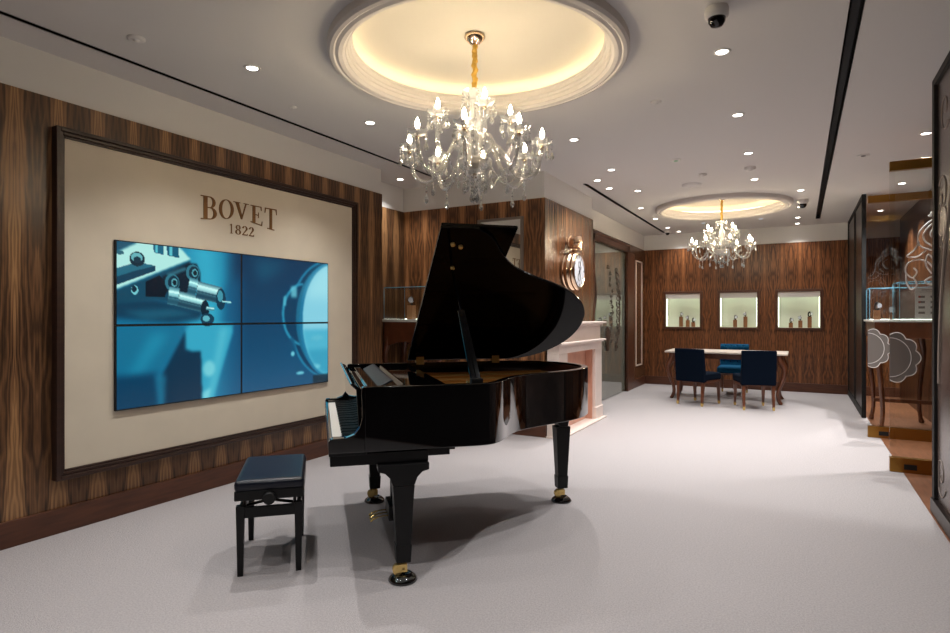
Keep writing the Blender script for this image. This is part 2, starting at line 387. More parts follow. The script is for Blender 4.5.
# sliding glass door
e = empty('door_1', (-2.74, 0, 0)); e['kind'] = 'structure'
mb = MB()
for a, b in ((D0 - .1, D0), (D1, D1 + .12)): mb.box(-.02, a, 0, .035, b, DZ + .1)
mb.box(-.02, D0 - .1, DZ, .035, D1 + .12, DZ + .1).box(-.02, D0 - .13, DZ + .1, .05, D1 + .15, DZ + .13)
mb.build('door_frame', MT['base'], e, bevel=.004)
DM = 9.42
p1 = MB().box(-.035, D0, .01, -.023, DM - .003, DZ).build('glass_leaf', MT['sage'], e)
p2 = MB().box(-.035, DM + .003, .01, -.023, D1, DZ).build('glass_leaf', MT['sage'], e)
def scallop(cy, cz, ry, rz, side):
    """half flower outline in the plane; side +1 or -1"""
    pts = []
    n = 5
    for i in range(61):
        t = -PI / 2 + PI * i / 60
        k = 1 + 0.13 * abs(math.sin((t + PI / 2) * n)) - .04
        pts.append((cy + side * ry * k * math.cos(t), cz + rz * k * math.sin(t)))
    return pts
for sd_ in (-1, 1):
    MB().prism(scallop(DM + sd_ * .006, 0.985, .09, .185, sd_), -.02, .0, 'x').build('scalloped_handle', MT['brownleaf'], e)
def spiral(cx, cz, r, turns, start, d=1, n=26):
    return [(cx + r * (1 - .85 * i / n) * math.cos(start + d * turns * 2 * PI * i / n), cz + r * (1 - .85 * i / n) * math.sin(start + d * turns * 2 * PI * i / n)) for i in range(n + 1)]
mb = MB()
rr = random.Random(3)
for j in range(15):
    zc = .80 + j * .095; bow = .16 * math.sin(PI * (j / 14.0))
    yc = 9.98 + bow
    mb.tube([(-.02, yc + (y - yc) * 2.2, z) for y, z in spiral(yc, zc, .05 + .03 * rr.random(), 1.1, rr.random() * 6, rr.choice((1, -1)), 14)], .0075, 5)
    mb.tube([(-.02, yc - .2 + (y - yc) * 2.0, z) for y, z in spiral(yc - .10 * rr.random() - .05, zc + .04, .04, 1.0, rr.random() * 6, rr.choice((1, -1)), 12)], .007, 5)
mb.tube([(-.02, 9.9 + .32 * math.sin(PI * t / 14), .75 + t * .1) for t in range(15)], .009, 5)
mb.tube([(-.02, 8.72 + .1 * math.sin(PI * t / 8), 1.4 + t * .08) for t in range(9)], .02, 5)
mb.build('filigree_ornament', MT['brownleaf'], e)
# backing behind the tinted door glass
struct(MB().box(-2.95, D0, 0, -2.80, D1, DZ).build('wall_behind_door', MT['steel']))
# wide dark jamb + pale inlay line on the panel beside the door
trim(MB().box(-2.745, D1 + .12, 0, -2.715, 11.05, 2.52), MT['base'], bevel=.004)
mb = MB()
mb.box(-2.745, 11.25, .42, -2.728, 11.275, 2.42).box(-2.745, 11.72, .42, -2.728, 11.745, 2.42).box(-2.745, 11.25, .40, -2.728, 11.745, .425).box(-2.745, 11.25, 2.40, -2.728, 11.745, 2.425)
trim(mb, MT['marble'])

# ------------------------------------------------------------------ right side: glazed bay, black partitions
struct(MB().box(1.46, 2.98, 0, 1.6, YB, CZ).build('wall_right', VB if False else veneer('walnut_veneer_bay', 'Y', 0.3, zc=.9, dark=(40, 22, 12), mid=(84, 50, 30), light=(130, 84, 52))))
# far black framed panels
PD = mat('dark_figured_panel', (46, 34, 28), 0.3, var=(5, 0.4))
for (a, b) in ((9.35, 10.55), (10.6, 11.93)):
    pass
e = tag(empty('black_partition', (XR, 9.95, 0)), 'black framed full-height partition nearer of the two at the far right', 'partition')
MB().box(0, -.62, 0, .05, -.57, CZ - .002).box(0, .57, 0, .05, .62, CZ - .002).box(0, -.57, CZ - .06, .05, .57, CZ - .002).box(0, -.57, 0, .05, .57, .10).build('frame', MT['black'], e, bevel=.003)
MB().box(.015, -.57, .10, .035, .57, CZ - .06).build('panel', PD, e)
e = tag(empty('black_partition', (XR, 11.25, 0)), 'black framed full-height partition farther one, touching the far wall at right', 'partition')
MB().box(0, -.66, 0, .05, -.61, CZ - .002).box(0, .64, 0, .05, .70, CZ - .002).box(0, -.61, CZ - .06, .05, .64, CZ - .002).box(0, -.61, 0, .05, .64, .10).build('frame', MT['black'], e, bevel=.003)
MB().box(.015, -.61, .10, .035, .64, CZ - .06).build('panel', PD, e)

# near decorated panel at the frame's right edge
e = tag(empty('decorated_panel', (0.80, 4.0, 0)), 'tall black framed panel with pale scrollwork at the right edge', 'panel')
MB().box(0, 1.02, .10, .06, 1.09, CZ - .002).box(0, -1.0, .10, .06, -.94, CZ - .002).box(0, -.94, CZ - .05, .06, 1.02, CZ - .002).build('frame', MT['black'], e, bevel=.003)
MB().box(-.01, -1.0, 0, .07, 1.09, .10).build('plinth', MT['steel'], e, bevel=.003)
m = bpy.data.materials.new('smoky_mural'); m.use_nodes = True
nt = m.node_tree; N = nt.nodes; L = nt.links; b = N['Principled BSDF']; b.inputs['Roughness'].default_value = .25
tc = N.new('ShaderNodeTexCoord'); no = N.new('ShaderNodeTexNoise'); no.inputs['Scale'].default_value = 1.3; no.inputs['Detail'].default_value = 5; no.inputs['Distortion'].default_value = 1.2
r = N.new('ShaderNodeValToRGB'); r.color_ramp.elements[0].position = .35; r.color_ramp.elements[0].color = (*lin((40, 34, 32)), 1)
r.color_ramp.elements[1].position = .7; r.color_ramp.elements[1].color = (*lin((104, 88, 82)), 1)
L.new(tc.outputs['Object'], no.inputs['Vector']); L.new(no.outputs['Fac'], r.inputs['Fac']); L.new(r.outputs['Color'], b.inputs['Base Color'])
MB().box(.02, -.94, .10, .05, 1.02, CZ - .05).build('mural', m, e)
mb = MB(); rr = random.Random(11)
for j in range(26):
    cy = -.85 + 1.75 * rr.random(); cz = .25 + 2.5 * rr.random(); rad = .12 + .2 * rr.random()
    mb.tube([(.018, max(-.93, min(.97, y)), max(.12, min(2.9, z))) for y, z in spiral(cy, cz, rad, .9 + .5 * rr.random(), rr.random() * 6, rr.choice((1, -1)), 24)], .004, 5)
mb.tube([(.018, .95 - 1.7 * (1 - math.cos(t * PI / 2)), .9 + 1.95 * math.sin(t * PI / 2)) for t in [i / 24 for i in range(25)]], .012, 5)
mb.build('scrollwork', mat('pale_scroll_line', (138, 126, 118), .5), e)

# glass doors with brass rails, standing open across the bay
def bay_door(x0, y, label, scroll=True):
    e = empty('glass_door', (x0, y, 0)); w_ = 1.45 - x0
    MB().box(0, -.03, 0, w_, .03, .125).build('bottom_rail', MT['dullbrass'], e, bevel=.002)
    MB().box(0, -.03, 2.62, w_, .03, 2.70).build('top_rail', MT['dullbrass'], e, bevel=.002)
    MB().box(0, -.005, .125, w_, .005, 2.62).build('glass_leaf', MT['clear'], e)
    MB().box(0.10, -.037, .03, .19, -.03, .075).build('lock_plate', MT['black'], e)
    MB().prism(scallop(0.0, .995, .20, .205, 1), -.03, -.01, 'y').build('scalloped_handle', MT['frost'], e)
    mb = MB()
    mb.tube([(x, -.032, z) for x, z in scallop(0.0, .995, .20, .205, 1)], .004, 5)
    mb.tube([(.15 * math.cos(t), -.032, .995 + .17 * math.sin(t)) for t in [-PI / 2 + PI * i / 20 for i in range(21)]], .003, 5)
    mb.build('handle_outline', MT['etch'], e)
    mb = MB()
    cx = .365
    for sgn in (-1, 1):
        q = lambda x, z: (cx + sgn * x * .78, -.008, 2.26 - (2.20 - z) * .78)
        for pts in ([(0.02, 2.12), (.12, 2.06), (.20, 1.95), (.20, 1.82), (.10, 1.76), (.02, 1.76)],
                    [(0.02, 2.09), (.10, 2.03), (.16, 1.94), (.15, 1.86), (.08, 1.80)],
                    [(.20, 1.86), (.24, 1.77), (.31, 1.70), (.22, 1.69), (.14, 1.76)],
                    [(.02, 2.02), (.08, 1.98), (.10, 1.92), (.05, 1.86), (0.02, 1.86)],
                    [(.04, 1.45), (.10, 1.60), (.20, 1.66), (.30, 1.62), (.32, 1.52), (.26, 1.46), (.22, 1.52), (.25, 1.57)],
                    [(.32, 1.50), (.31, 1.40), (.27, 1.33), (.22, 1.38), (.25, 1.46)],
                    [(.03, 1.50), (.06, 1.62), (.12, 1.71), (.14, 1.60), (.09, 1.50)],
                    [(.02, 1.41), (.10, 1.38), (.15, 1.42), (.08, 1.47), (.02, 1.47)],
                    [(.10, 2.17), (.05, 2.15), (.12, 2.13), (.02, 2.20)]):
            mb.tube([q(*p[:2]) for p in catmull([(a, b, 0) for a, b in pts], 5)], .0065, 5)
    if scroll: mb.build('etched_scroll', MT['etch'], e)
    return tag(e, label, 'glass door')
bay_door(0.685, 6.25, 'nearer frameless glass door with brass rails, white etched scroll and scalloped handle')
bay_door(0.665, 7.9, 'farther frameless glass door with brass bottom rail behind the nearer one', False)

# ------------------------------------------------------------------ fixtures in the ceiling
def downlight_proto(lens):
    e = empty('ceiling_downlight')
    MB().lathe([(.035, -.002), (.036, -.006), (.050, -.005), (.054, 0.0)], n=24).build('trim_ring', MT['white'], e)
    MB().lathe([(.0005, -.003), (.036, -.003)], n=24).build('lens', lens, e)
    return e
def spot(parent, x, y, w=SPOT_W, col=(1, .985, .96), size=112):
    l = bpy.data.lights.new('downlight_beam', 'SPOT'); l.energy = w; l.color = col; l.spot_size = math.radians(size); l.spot_blend = 1.0; l.shadow_soft_size = .022
    o = bpy.data.objects.new('downlight_beam', l); COL.objects.link(o); o.location = (0, 0, -.02); o.parent = parent
proto = None
LAMPS = [(-3.14, 2.65, 'over the video wall, nearest the camera'), (-3.16, 3.88, 'beside the cove on its left, above the video screen'),
 (-1.82, 5.16, 'just right of the big chandelier'), (-0.42, 3.89, 'nearest and largest right of the big cove'),
 (-0.44, 5.17, 'second in the row running away right of the big cove'), (-0.45, 6.43, 'third in the row running away right of the big cove'),
 (-0.47, 7.69, 'fourth in the right row, just before the far cove'), (-1.83, 6.42, 'rightmost of the cluster above the pocket-watch clock'),
 (-2.12, 6.84, 'leftmost of the cluster above the pocket-watch clock'), (-2.12, 7.34, 'above the fireplace clock beside the slot start'),
 (-1.84, 7.66, 'between the slot and the far cove, nearer one'), (-2.09, 8.90, 'left of the far cove beside the slot'),
 (0.01, 8.65, 'right of the far cove beside the black slot'), (0.0, 9.95, 'right of the far cove, behind the wall camera'),
 (-0.03, 11.0, 'second from the end of the far right row'), (-0.04, 11.7, 'last of the far right row, closest to the far wall'),
 (-2.11, 10.0, 'in front of the sliding glass door'), (-2.12, 11.1, 'beyond the sliding glass door'), (-2.03, 11.7, 'closest to the far wall in the left row')]
for i, (x, y, t) in enumerate(LAMPS):
    if proto is None: proto = e = downlight_proto(MT['lamp'])
    else: e = copy_tree(proto)
    e.location = (x, y, CZ); tag(e, 'small round lit downlight ' + t, 'downlight', 'recessed ceiling downlights')
    
for i, (x, y, t) in enumerate([(-4.15, 5.65, 'in the recess behind the chandelier'), (.98, 6.5, 'above the glass doors of the right bay'), (1.09, 8.8, 'over the console seen through the glass doors'), (1.08, 10.05, 'seen through the glass doors, first of the short row'), (1.08, 10.9, 'seen through the glass doors, second of the short row'),
 (-3.15, 1.38, 'B'), (-1.80, 1.38, 'B'), (-.43, 2.62, 'B'), (-.43, 1.38, 'B'), (-3.15, .1, 'B'), (-1.8, .1, 'B'), (-.43, .1, 'B'), (-1.8, -1.6, 'B')]):
    e = copy_tree(proto); e.location = (x, y, CZ); tag(e, 'small round lit downlight ' + (t if t != 'B' else 'in the ceiling behind the camera'), 'downlight', 'recessed ceiling downlights')
    LAMPS.append((x, y, t))
for i, (x, y, t) in enumerate([(-1.47, 10.85, 'left one behind the far chandelier'), (-0.57, 10.85, 'right one behind the far chandelier')]):
    if i == 0: p2_ = e = downlight_proto(MT['lampdim'])
    else: e = copy_tree(p2_)
    e.location = (x, y, CZ); tag(e, 'dim bluish recessed ceiling light ' + t, 'downlight', 'dim ceiling lights by the far wall')
    LAMPS.append((x, y, t))
for o in [o for o in COL.objects if o.name.startswith('ceiling_downlight')]:
    y_ = o.location.y
    spot(o, 0, 0, SPOT_W * (0.3 if abs(y_ - 10.85) < .01 else .35 if (y_ > 11.4 or o.location.x < -4) else  2.4 if o.location.x > .8 else .52 if y_ > 7 else .45 if y_ < 2 else .85))

def disc(name, x, y, r, h, m, label, cat, m2=None):
    e = empty(name, (x, y, CZ))
    MB().lathe([(.0005, -h), (r * .75, -h), (r * .95, -h * .6), (r, 0)], n=28).build('cover', m, e)
    MB().lathe([(.0005, -h - .006), (r * .35, -h - .005), (r * .4, -h + .001)], n=20).build('sensor', m2 or m, e)
    return tag(e, label, cat)
disc('smoke_detector', -3.40, 2.04, .05, .012, MT['white'], 'flat white smoke detector above the left end of the video wall', 'detector')
disc('sprinkler_cover', -0.956, 4.555, .04, .012, MT['white'], 'small white sprinkler cover right of the big cove', 'sprinkler')
disc('exit_sensor', -1.13, 6.35, .055, .01, MT['white'], 'round pale green ceiling sensor between the two coves', 'sensor', MT['green'])
disc('ceiling_speaker', -1.17, 7.62, .115, .03, MT['white'], 'round white ceiling speaker in front of the far cove', 'speaker')
disc('smoke_detector', -0.976, 7.13, .045, .03, MT['white'], 'small white ceiling detector left of the larger one near the far cove', 'detector')
disc('smoke_detector', -0.477, 7.05, .06, .035, MT['white'], 'larger white smoke detector between two downlights right of the far cove', 'detector')
disc('sprinkler_cover', -3.45, 3.3, .03, .01, MT['white'], 'small flat white sprinkler cover above the video screen', 'sprinkler')
disc('air_grille', .56, 7.08, .055, .008, MT['white'], 'round grey air valve right of the black ceiling slot', 'vent', MT['grillem'])
def dome_cam(x, y, k, label):
    e = empty('dome_camera', (x, y, CZ))
    MB().lathe([(.058 * k, 0), (.062 * k, -.02 * k), (.06 * k, -.045 * k), (.045 * k, -.055 * k)], n=24).build('housing', MT['white'], e)
    MB().lathe([(.045 * k, -.053 * k), (.042 * k, -.075 * k), (.028 * k, -.095 * k), (.0005, -.103 * k)], n=24).build('dome', mat('smoked_dome', (12, 12, 14), .05, spec=.8), e)
    return tag(e, label, 'security camera', 'ceiling security cameras')
dome_cam(-0.385, 3.33, 1.0, 'white dome security camera at the top of the picture, smoked black dome')
dome_cam(0.03, 9.35, 1.2, 'small dome security camera beside the black slot near the far cove')
dome_cam(-2.2, 11.5, .85, 'tiny dark dome security camera at the far left end of the ceiling slot')

# ------------------------------------------------------------------ video wall panel, letters, screens
XW = -4.05
e = tag(empty('framed_wall_panel', (XW, 0, 0)), 'large cream wall panel in a dark walnut frame around the video screens', 'wall panel')
PY0, PY1, PZ0, PZ1 = 1.957, 4.655, .392, 2.468
MB().box(0, PY0, PZ0, .022, PY1, PZ1).build('cream_board', MT['cream'], e)
mb = MB()
for w0, w1, d in ((0, .058, .045), (.0, .035, .062), (.043, .058, .055)):
    mb.box(0, PY0 - .058 + w0 * 0, PZ0 - .058 + w0 * 0, .001, PY0 - .057, PZ0 - .057)
fw = .058
def fr(mb, o_, i_, d):
    y0, y1, z0, z1 = PY0 - fw, PY1 + fw, PZ0 - fw, PZ1 + fw
    mb.box(0, y0 + o_, z0 + o_, d, y0 + i_, z1 - o_).box(0, y1 - i_, z0 + o_, d, y1 - o_, z1 - o_).box(0, y0 + i_, z0 + o_, d, y1 - i_, z0 + i_).box(0, y0 + i_, z1 - i_, d, y1 - i_, z1 - o_)
mb = MB(); fr(mb, 0, .026, .062); fr(mb, .026, .046, .048); fr(mb, .046, .060, .034)
mb.build('frame', MT['frame'], e, bevel=.004)

# serif capitals: polygons in a unit box (width w, height 1)
def rng(a, b, n): return [a + (b - a) * i / n for i in range(n + 1)]
def arcband(cx, cy, rx, ry, ix, iy, a0, a1, n=20):
    o_ = [(cx + rx * math.cos(t), cy + ry * math.sin(t)) for t in rng(a0, a1, n)]
    i_ = [(cx + ix * math.cos(t), cy + iy * math.sin(t)) for t in rng(a1, a0, n)]
    return list(zip(o_[:-1], o_[1:], i_[::-1][1:], i_[::-1][:-1]))
def G(ch):
    P = []
    if ch == 'B':
        P += [[(.12, 0), (.30, 0), (.30, 1), (.12, 1)], [(0, 0), (.45, 0), (.45, .045), (0, .045)], [(0, .955), (.45, .955), (.45, 1), (0, 1)], [(.28, .49), (.45, .49), (.45, .535), (.28, .535)]]
        P += arcband(.40, .745, .27, .255, .13, .21, -PI / 2, PI / 2); P += arcband(.42, .2675, .31, .2675, .15, .2225, -PI / 2, PI / 2); w = .74
    elif ch == 'O': P += arcband(.45, .5, .45, .51, .27, .47, 0, 2 * PI, 40); w = .9
    elif ch == 'V':
        P += [[(.10, 1), (.30, 1), (.52, .22), (.45, 0)], [(.45, 0), (.52, .0), (.80, 1), (.73, 1)], [(0, .955), (.40, .955), (.40, 1), (0, 1)], [(.62, .955), (.93, .955), (.93, 1), (.62, 1)], [(.45, 0), (.52, .22), (.56, .16), (.50, 0)]]; w = .93
    elif ch == 'E':
        P += [[(.12, 0), (.30, 0), (.30, 1), (.12, 1)], [(0, 0), (.74, 0), (.74, .05), (0, .05)], [(0, .95), (.70, .95), (.70, 1), (0, 1)], [(.28, .485), (.52, .485), (.52, .53), (.28, .53)],
              [(.68, .0), (.74, 0), (.77, .24), (.74, .24)], [(.64, 1), (.70, 1), (.71, .78), (.68, .78)], [(.49, .36), (.52, .36), (.52, .66), (.49, .66)]]; w = .77
    elif ch == 'T':
        P += [[(.33, 0), (.51, 0), (.51, 1), (.33, 1)], [(.18, 0), (.66, 0), (.66, .045), (.18, .045)], [(.02, .95), (.82, .95), (.82, 1), (.02, 1)], [(.0, .74), (.03, .74), (.09, 1), (.02, 1)], [(.81, .74), (.84, .74), (.82, 1), (.75, 1)]]; w = .84
    elif ch == '1':
        P += [[(.20, 0), (.34, 0), (.34, 1), (.20, 1)], [(.06, 0), (.48, 0), (.48, .045), (.06, .045)], [(.02, .86), (.05, .83), (.22, .93), (.22, 1)]]; w = .5
    elif ch == '8':
        P += arcband(.28, .74, .23, .26, .11, .215, 0, 2 * PI, 28); P += arcband(.28, .255, .28, .265, .14, .215, 0, 2 * PI, 28); w = .56
    elif ch == '2':
        P += arcband(.26, .72, .26, .28, .12, .235, -.35, PI * .98, 20)
        P += [[(.505, .62), (.38, .66), (.04, .12), (.0, .0), (.10, .10)], [(0, 0), (.52, 0), (.54, .11), (.0, .11)], [(.52, 0), (.56, .22), (.535, .22), (.47, .05)]]; w = .56
    return P, w
def letter(ch, y0, y1, zb0, zb1, zt0, zt1, name):
    P, w = G(ch); mb = MB()
    for k, q in enumerate(P):
        pts = []
        for a, b in q:
            f = a / w; zb = zb0 + (zb1 - zb0) * f; zt = zt0 + (zt1 - zt0) * f
            pts.append((y0 + (y1 - y0) * f, zb + (zt - zb) * b))
        mb.prism(pts, XW + .0225, XW + .027 + .00005 * (k % 7), 'x')
    return mb
name_e = tag(empty('wall_lettering', (0, 0, 0)), 'bronze serif letters BOVET 1822 above the video screens', 'lettering')
def yof(px):
    u = (px - 475) / 586; s_, c_ = math.sin(YAW), math.cos(YAW); d = (XW + .03) / (-s_ + c_ * u); return d * (c_ + s_ * u)
BL = [('B', 2.935, 3.125, 2.100, 2.112, 2.285, 2.287), ('O', 3.150, 3.345, 2.125, 2.143, 2.287, 2.289), ('V', 3.350, 3.545, 2.150, 2.152, 2.287, 2.288), ('E', 3.553, 3.690, 2.142, 2.122, 2.287, 2.287), ('T', 3.712, 3.865, 2.112, 2.098, 2.288, 2.290)]
# measured spans of each capital on the wall
SP = {'B': (201.3, 217.5), 'O': (219.5, 234.2), 'V': (234.0, 249.2), 'E': (251.2, 262.9), 'T': (265.2, 277.2)}
for ch, _a, _b, b0, b1, t0, t1 in BL:
    letter(ch, yof(SP[ch][0]), yof(SP[ch][1]), b0, b1, t0, t1, ch).build('letter', MT['letters'], name_e)
for ch, a, b in (('1', 230.2, 233.3), ('8', 235.8, 241.4), ('2', 242.8, 248.2), ('2', 249.5, 254.5)):
    letter(ch, yof(a), yof(b), 2.022, 2.022, 2.100, 2.100, ch).build('numeral', MT['letters'], name_e)

# the picture on the four joined screens (machine tool in blue light), painted as pixels of light
SW, SH = 360, 204
yy, xx = np.mgrid[0:SH, 0:SW]; sx = (xx + .5) / SW; ty = (yy + .5) / SH
AR = 2.044 / 1.163
img = np.zeros((SH, SW, 3)); 
def C(*c): return np.array(c) / 255.0
def inside(pts):
    m_ = np.zeros((SH, SW), bool); n = len(pts)
    for i in range(n):
        x1, y1 = pts[i]; x2, y2 = pts[(i + 1) % n]
        if y1 == y2: continue
        c_ = ((y1 > ty) != (y2 > ty)) & (sx < (x2 - x1) * (ty - y1) / (y2 - y1) + x1); m_ ^= c_
    return m_
def blur(a, k):
    for ax in (0, 1):
        p = np.pad(a, [(k, k) if i == ax else (0, 0) for i in range(a.ndim)], mode='edge')
        cs = np.cumsum(p, axis=ax); cs = np.concatenate([np.zeros_like(np.take(cs, [0], axis=ax)), cs], axis=ax)
        n = a.shape[ax]; a = (np.take(cs, range(2 * k + 1, 2 * k + 1 + n), axis=ax) - np.take(cs, range(0, n), axis=ax)) / (2 * k + 1)
    return a
def paint(mask, c, soft=0, al=1.0):
    global img
    a = mask.astype(float)
    if soft: a = blur(blur(a, soft), soft)
    a = (a * al)[..., None]; img = img * (1 - a) + c * a
def ell(cx, cy, rx, ry): return ((sx - cx) / rx) ** 2 + ((ty - cy) / ry) ** 2 < 1
def cyl_(x0, y0, x1, y1, w_, c1, c2):
    dx, dy = (x1 - x0) * AR, y1 - y0; Ln = math.hypot(dx, dy); dx /= Ln; dy /= Ln
    px_, py_ = (sx - x0) * AR, ty - y0; al = px_ * dx + py_ * dy; pe = -px_ * dy + py_ * dx
    m_ = (al > 0) & (al < Ln) & (np.abs(pe) < w_)
    sh = np.clip(.55 + .45 * np.cos((pe / w_ + .35) * 3.2), 0, 1) + .35 * (np.abs(pe / w_ + .45) < .12) - .3 * (np.abs(pe / w_ - .15) < .1)
    for k in range(3):
        ch_ = img[..., k]; ch_[m_] = np.clip(c1[k] + (c2[k] - c1[k]) * sh, 0, 1)[m_]
# background
base = np.zeros((SH, SW, 3))
for k, (l, mid_, r_, rb) in enumerate(zip(C(22, 120, 160), C(70, 178, 208), C(12, 62, 96), C(20, 92, 132))):
    left = l + (mid_ - l) * np.exp(-((sx - .33 - .05 * ty) / .10) ** 2)
    right = r_ + (rb - r_) * np.clip(ty * 1.1 + (sx - .6) * .3, 0, 1)
    t_ = np.clip((sx - .40) / .10, 0, 1); t_ = t_ * t_ * (3 - 2 * t_)
    base[..., k] = left * (1 - t_) + right * t_
img = base
paint(inside([(.42, .25), (.5, .15), (.5, 1), (.37, 1)]), C(24, 100, 142), 8, .7)
paint(inside([(.55, .03), (.75, .03), (.6, .2)]), C(30, 110, 140), 10, .6)
paint(inside([(0, .50), (.26, .5), (.15, .80), (0, .80)]), C(28, 122, 158), 3)
paint(inside([(.06, .85), (.19, .55), (.12, .55), (.03, .85)]), C(48, 160, 192), 7, .7)
paint(inside([(0, .80), (.145, .80), (.165, 1), (0, 1)]), C(10, 72, 106), 4)
paint(inside([(.255, .53), (.275, .67), (.32, .67), (.325, 1), (.16, 1), (.15, .85)]), C(6, 58, 86), 2)
paint(inside([(.135, .8), (.175, .82), (.17, 1.0), (.145, 1.0)]), C(40, 130, 165), 3, .8)
paint(inside([(.275, .49), (.46, .50), (.46, .56), (.37, 1.0), (.325, 1.0), (.32, .67), (.275, .67), (.252, .66), (.252, .53)]), C(74, 176, 206), 2)
paint(inside([(.40, .52), (.44, .52), (.37, 1), (.345, 1)]), C(130, 205, 224), 4, .6)
paint(ell(.352, .80, .026, .055), C(170, 222, 232), 2, .8)
paint(inside([(.322, .96), (.36, .93), (.352, 1.0), (.325, 1.0)]), C(190, 232, 238), 2, .7)
# machine head
paint(inside([(0, .34), (.14, .344), (.335, .413), (.31, .47), (.20, .492), (0, .46)]), C(18, 70, 98), 3)
paint(inside([(.02, .42), (.2, .40), (.3, .44), (.1, .47)]), C(48, 120, 146), 3, .6)
paint(inside([(0, .0), (.08, 0), (0, .08)]), C(20, 90, 120))
paint(inside([(0, .07), (.08, -.01), (.23, .0), (.275, .072), (0, .29)]), C(226, 240, 236), 1)
paint(inside([(.127, -.01), (.168, -.01), (.168, .06), (.13, .05)]), C(28, 110, 140)); paint(inside([(.178, -.01), (.224, -.01), (.227, .07), (.180, .06)]), C(24, 100, 130))
paint(inside([(.135, 0), (.145, 0), (.145, .05), (.135, .05)]), C(120, 200, 215)); paint(inside([(.19, 0), (.2, 0), (.2, .06), (.19, .06)]), C(120, 200, 215))
paint(inside([(0, .165), (.071, .118), (.136, .132), (.136, .165), (0, .265)]), C(26, 74, 100)); paint(inside([(0, .165), (.071, .118), (.136, .132), (.06, .175), (0, .215)]), C(54, 118, 142))
paint(ell(.071, .10, .027, .045), C(16, 50, 68)); paint(ell(.069, .09, .02, .028), C(140, 190, 200)); paint(ell(.071, .105, .013, .02), C(20, 60, 80))
paint(ell(.012, .07, .014, .012), C(60, 110, 130))
paint(inside([(0, .295), (.273, .078), (.275, .2), (.20, .36), (.136, .345), (0, .378)]), C(24, 82, 108), 1)
paint(inside([(.10, .235), (.15, .19), (.19, .25), (.17, .33), (.10, .33)]), C(10, 30, 46)); paint(inside([(.16, .2), (.26, .10), (.3, .10), (.315, .16), (.315, .25), (.2, .35)]), C(12, 38, 56), 1)
paint(inside([(.175, .18), (.25, .125), (.26, .14), (.19, .20)]), C(90, 150, 170), 1, .7)
for cx_, cy_ in ((.200, .232), (.283, .160)):
    paint(ell(cx_, cy_, .028, .055), C(70, 130, 150)); paint(ell(cx_ + .004, cy_, .021, .044), C(20, 56, 76)); paint(ell(cx_ + .008, cy_, .012, .026), C(120, 180, 195)); paint(ell(cx_ + .009, cy_, .008, .018), C(12, 36, 50))
paint(ell(.062, .29, .012, .028), C(160, 215, 225)); paint(ell(.060, .285, .009, .02), C(14, 50, 70))
cyl_(.185, .315, .225, .325, .058, C(30, 80, 104), C(200, 230, 235)); cyl_(.225, .335, .335, .375, .050, C(18, 60, 84), C(215, 240, 242))
cyl_(.265, .245, .30, .258, .055, C(30, 80, 104), C(190, 225, 232)); cyl_(.30, .27, .405, .305, .058, C(18, 60, 84), C(225, 242, 244))
paint(ell(.405, .33, .022, .075), C(20, 66, 90)); paint(ell(.402, .31, .012, .04), C(90, 160, 180)); paint(ell(.335, .40, .018, .06), C(12, 44, 62)); paint(ell(.345, .47, .03, .04), C(22, 72, 96)); paint(ell(.34, .465, .015, .02), C(130, 190, 205))
cyl_(.34, .395, .375, .402, .012, C(60, 130, 150), C(230, 245, 245)); cyl_(.41, .346, .452, .352, .006, C(120, 190, 205), C(240, 250, 250))
# right discs
paint(ell(1.02, .47, .265, .50), C(44, 140, 178), 1); paint(ell(1.02, .47, .250, .485), C(16, 70, 104), 1); paint(ell(.84, .43, .128, .25) & (sx < .84), C(60, 156, 190), 1)
paint(ell(.85, .43, .125, .235) & (sx < .835), C(16, 72, 106), 1); paint(ell(1.03, .47, .235, .47), C(34, 120, 156), 1)
paint(inside([(.765, .21), (.80, .21), (.80, .30), (.765, .30)]), C(150, 212, 230), 2, .8); paint(inside([(.72, .30), (.735, .28), (.735, .37), (.72, .37)]), C(120, 195, 218), 1, .8)
paint(ell(1.02, .48, .205, .485) , C(40, 130, 170), 1); paint(ell(1.04, .48, .205, .475), C(176, 216, 236), 1)
m_ = ell(1.04, .48, .205, .475)
paint(m_ & (ty > .55), C(92, 184, 214), 3, .8); paint(m_ & (ty > .72), C(60, 158, 192), 4, .6)
paint(m_ & (ty < .30), C(222, 240, 248), 10, .6)
paint(ell(.90, .86, .05, .02) & m_, C(190, 230, 240), 2, .7); paint(ell(.93, .62, .04, .02) & m_, C(140, 200, 220), 2, .6)
paint(inside([(.75, .62), (.78, .60), (.82, .9), (.88, .96), (.80, .93)]), C(20, 90, 128), 1, .7); paint(ell(.775, .74, .012, .02), C(150, 210, 228), 1); paint(ell(.82, .90, .025, .012), C(150, 210, 228), 1)
paint(inside([(.90, .93), (1, .93), (1, 1), (.90, 1)]), C(18, 48, 62), 1, .8)
img = np.clip(img, 0, 1) ** 1.12 * np.array([.80, .99, .98])
imgl = np.where(img <= .04045, img / 12.92, ((img + .055) / 1.055) ** 2.4)
ms = bpy.data.materials.new('screen_picture'); ms.use_nodes = True
nt = ms.node_tree; b = nt.nodes['Principled BSDF']; at = nt.nodes.new('ShaderNodeVertexColor'); at.layer_name = 'picture'
b.inputs['Base Color'].default_value = (.004, .004, .005, 1); b.inputs['Roughness'].default_value = .25
nt.links.new(at.outputs['Color'], b.inputs['Emission Color']); b.inputs['Emission Strength'].default_value = 0.82
SY0, SZ1, SWm, SHm = 2.263, 1.8656, 2.023, 1.151
vw = tag(empty('video_wall', (XW + .0225, 0, 0)), 'video wall of four joined screens showing a blue machine close-up', 'screen')
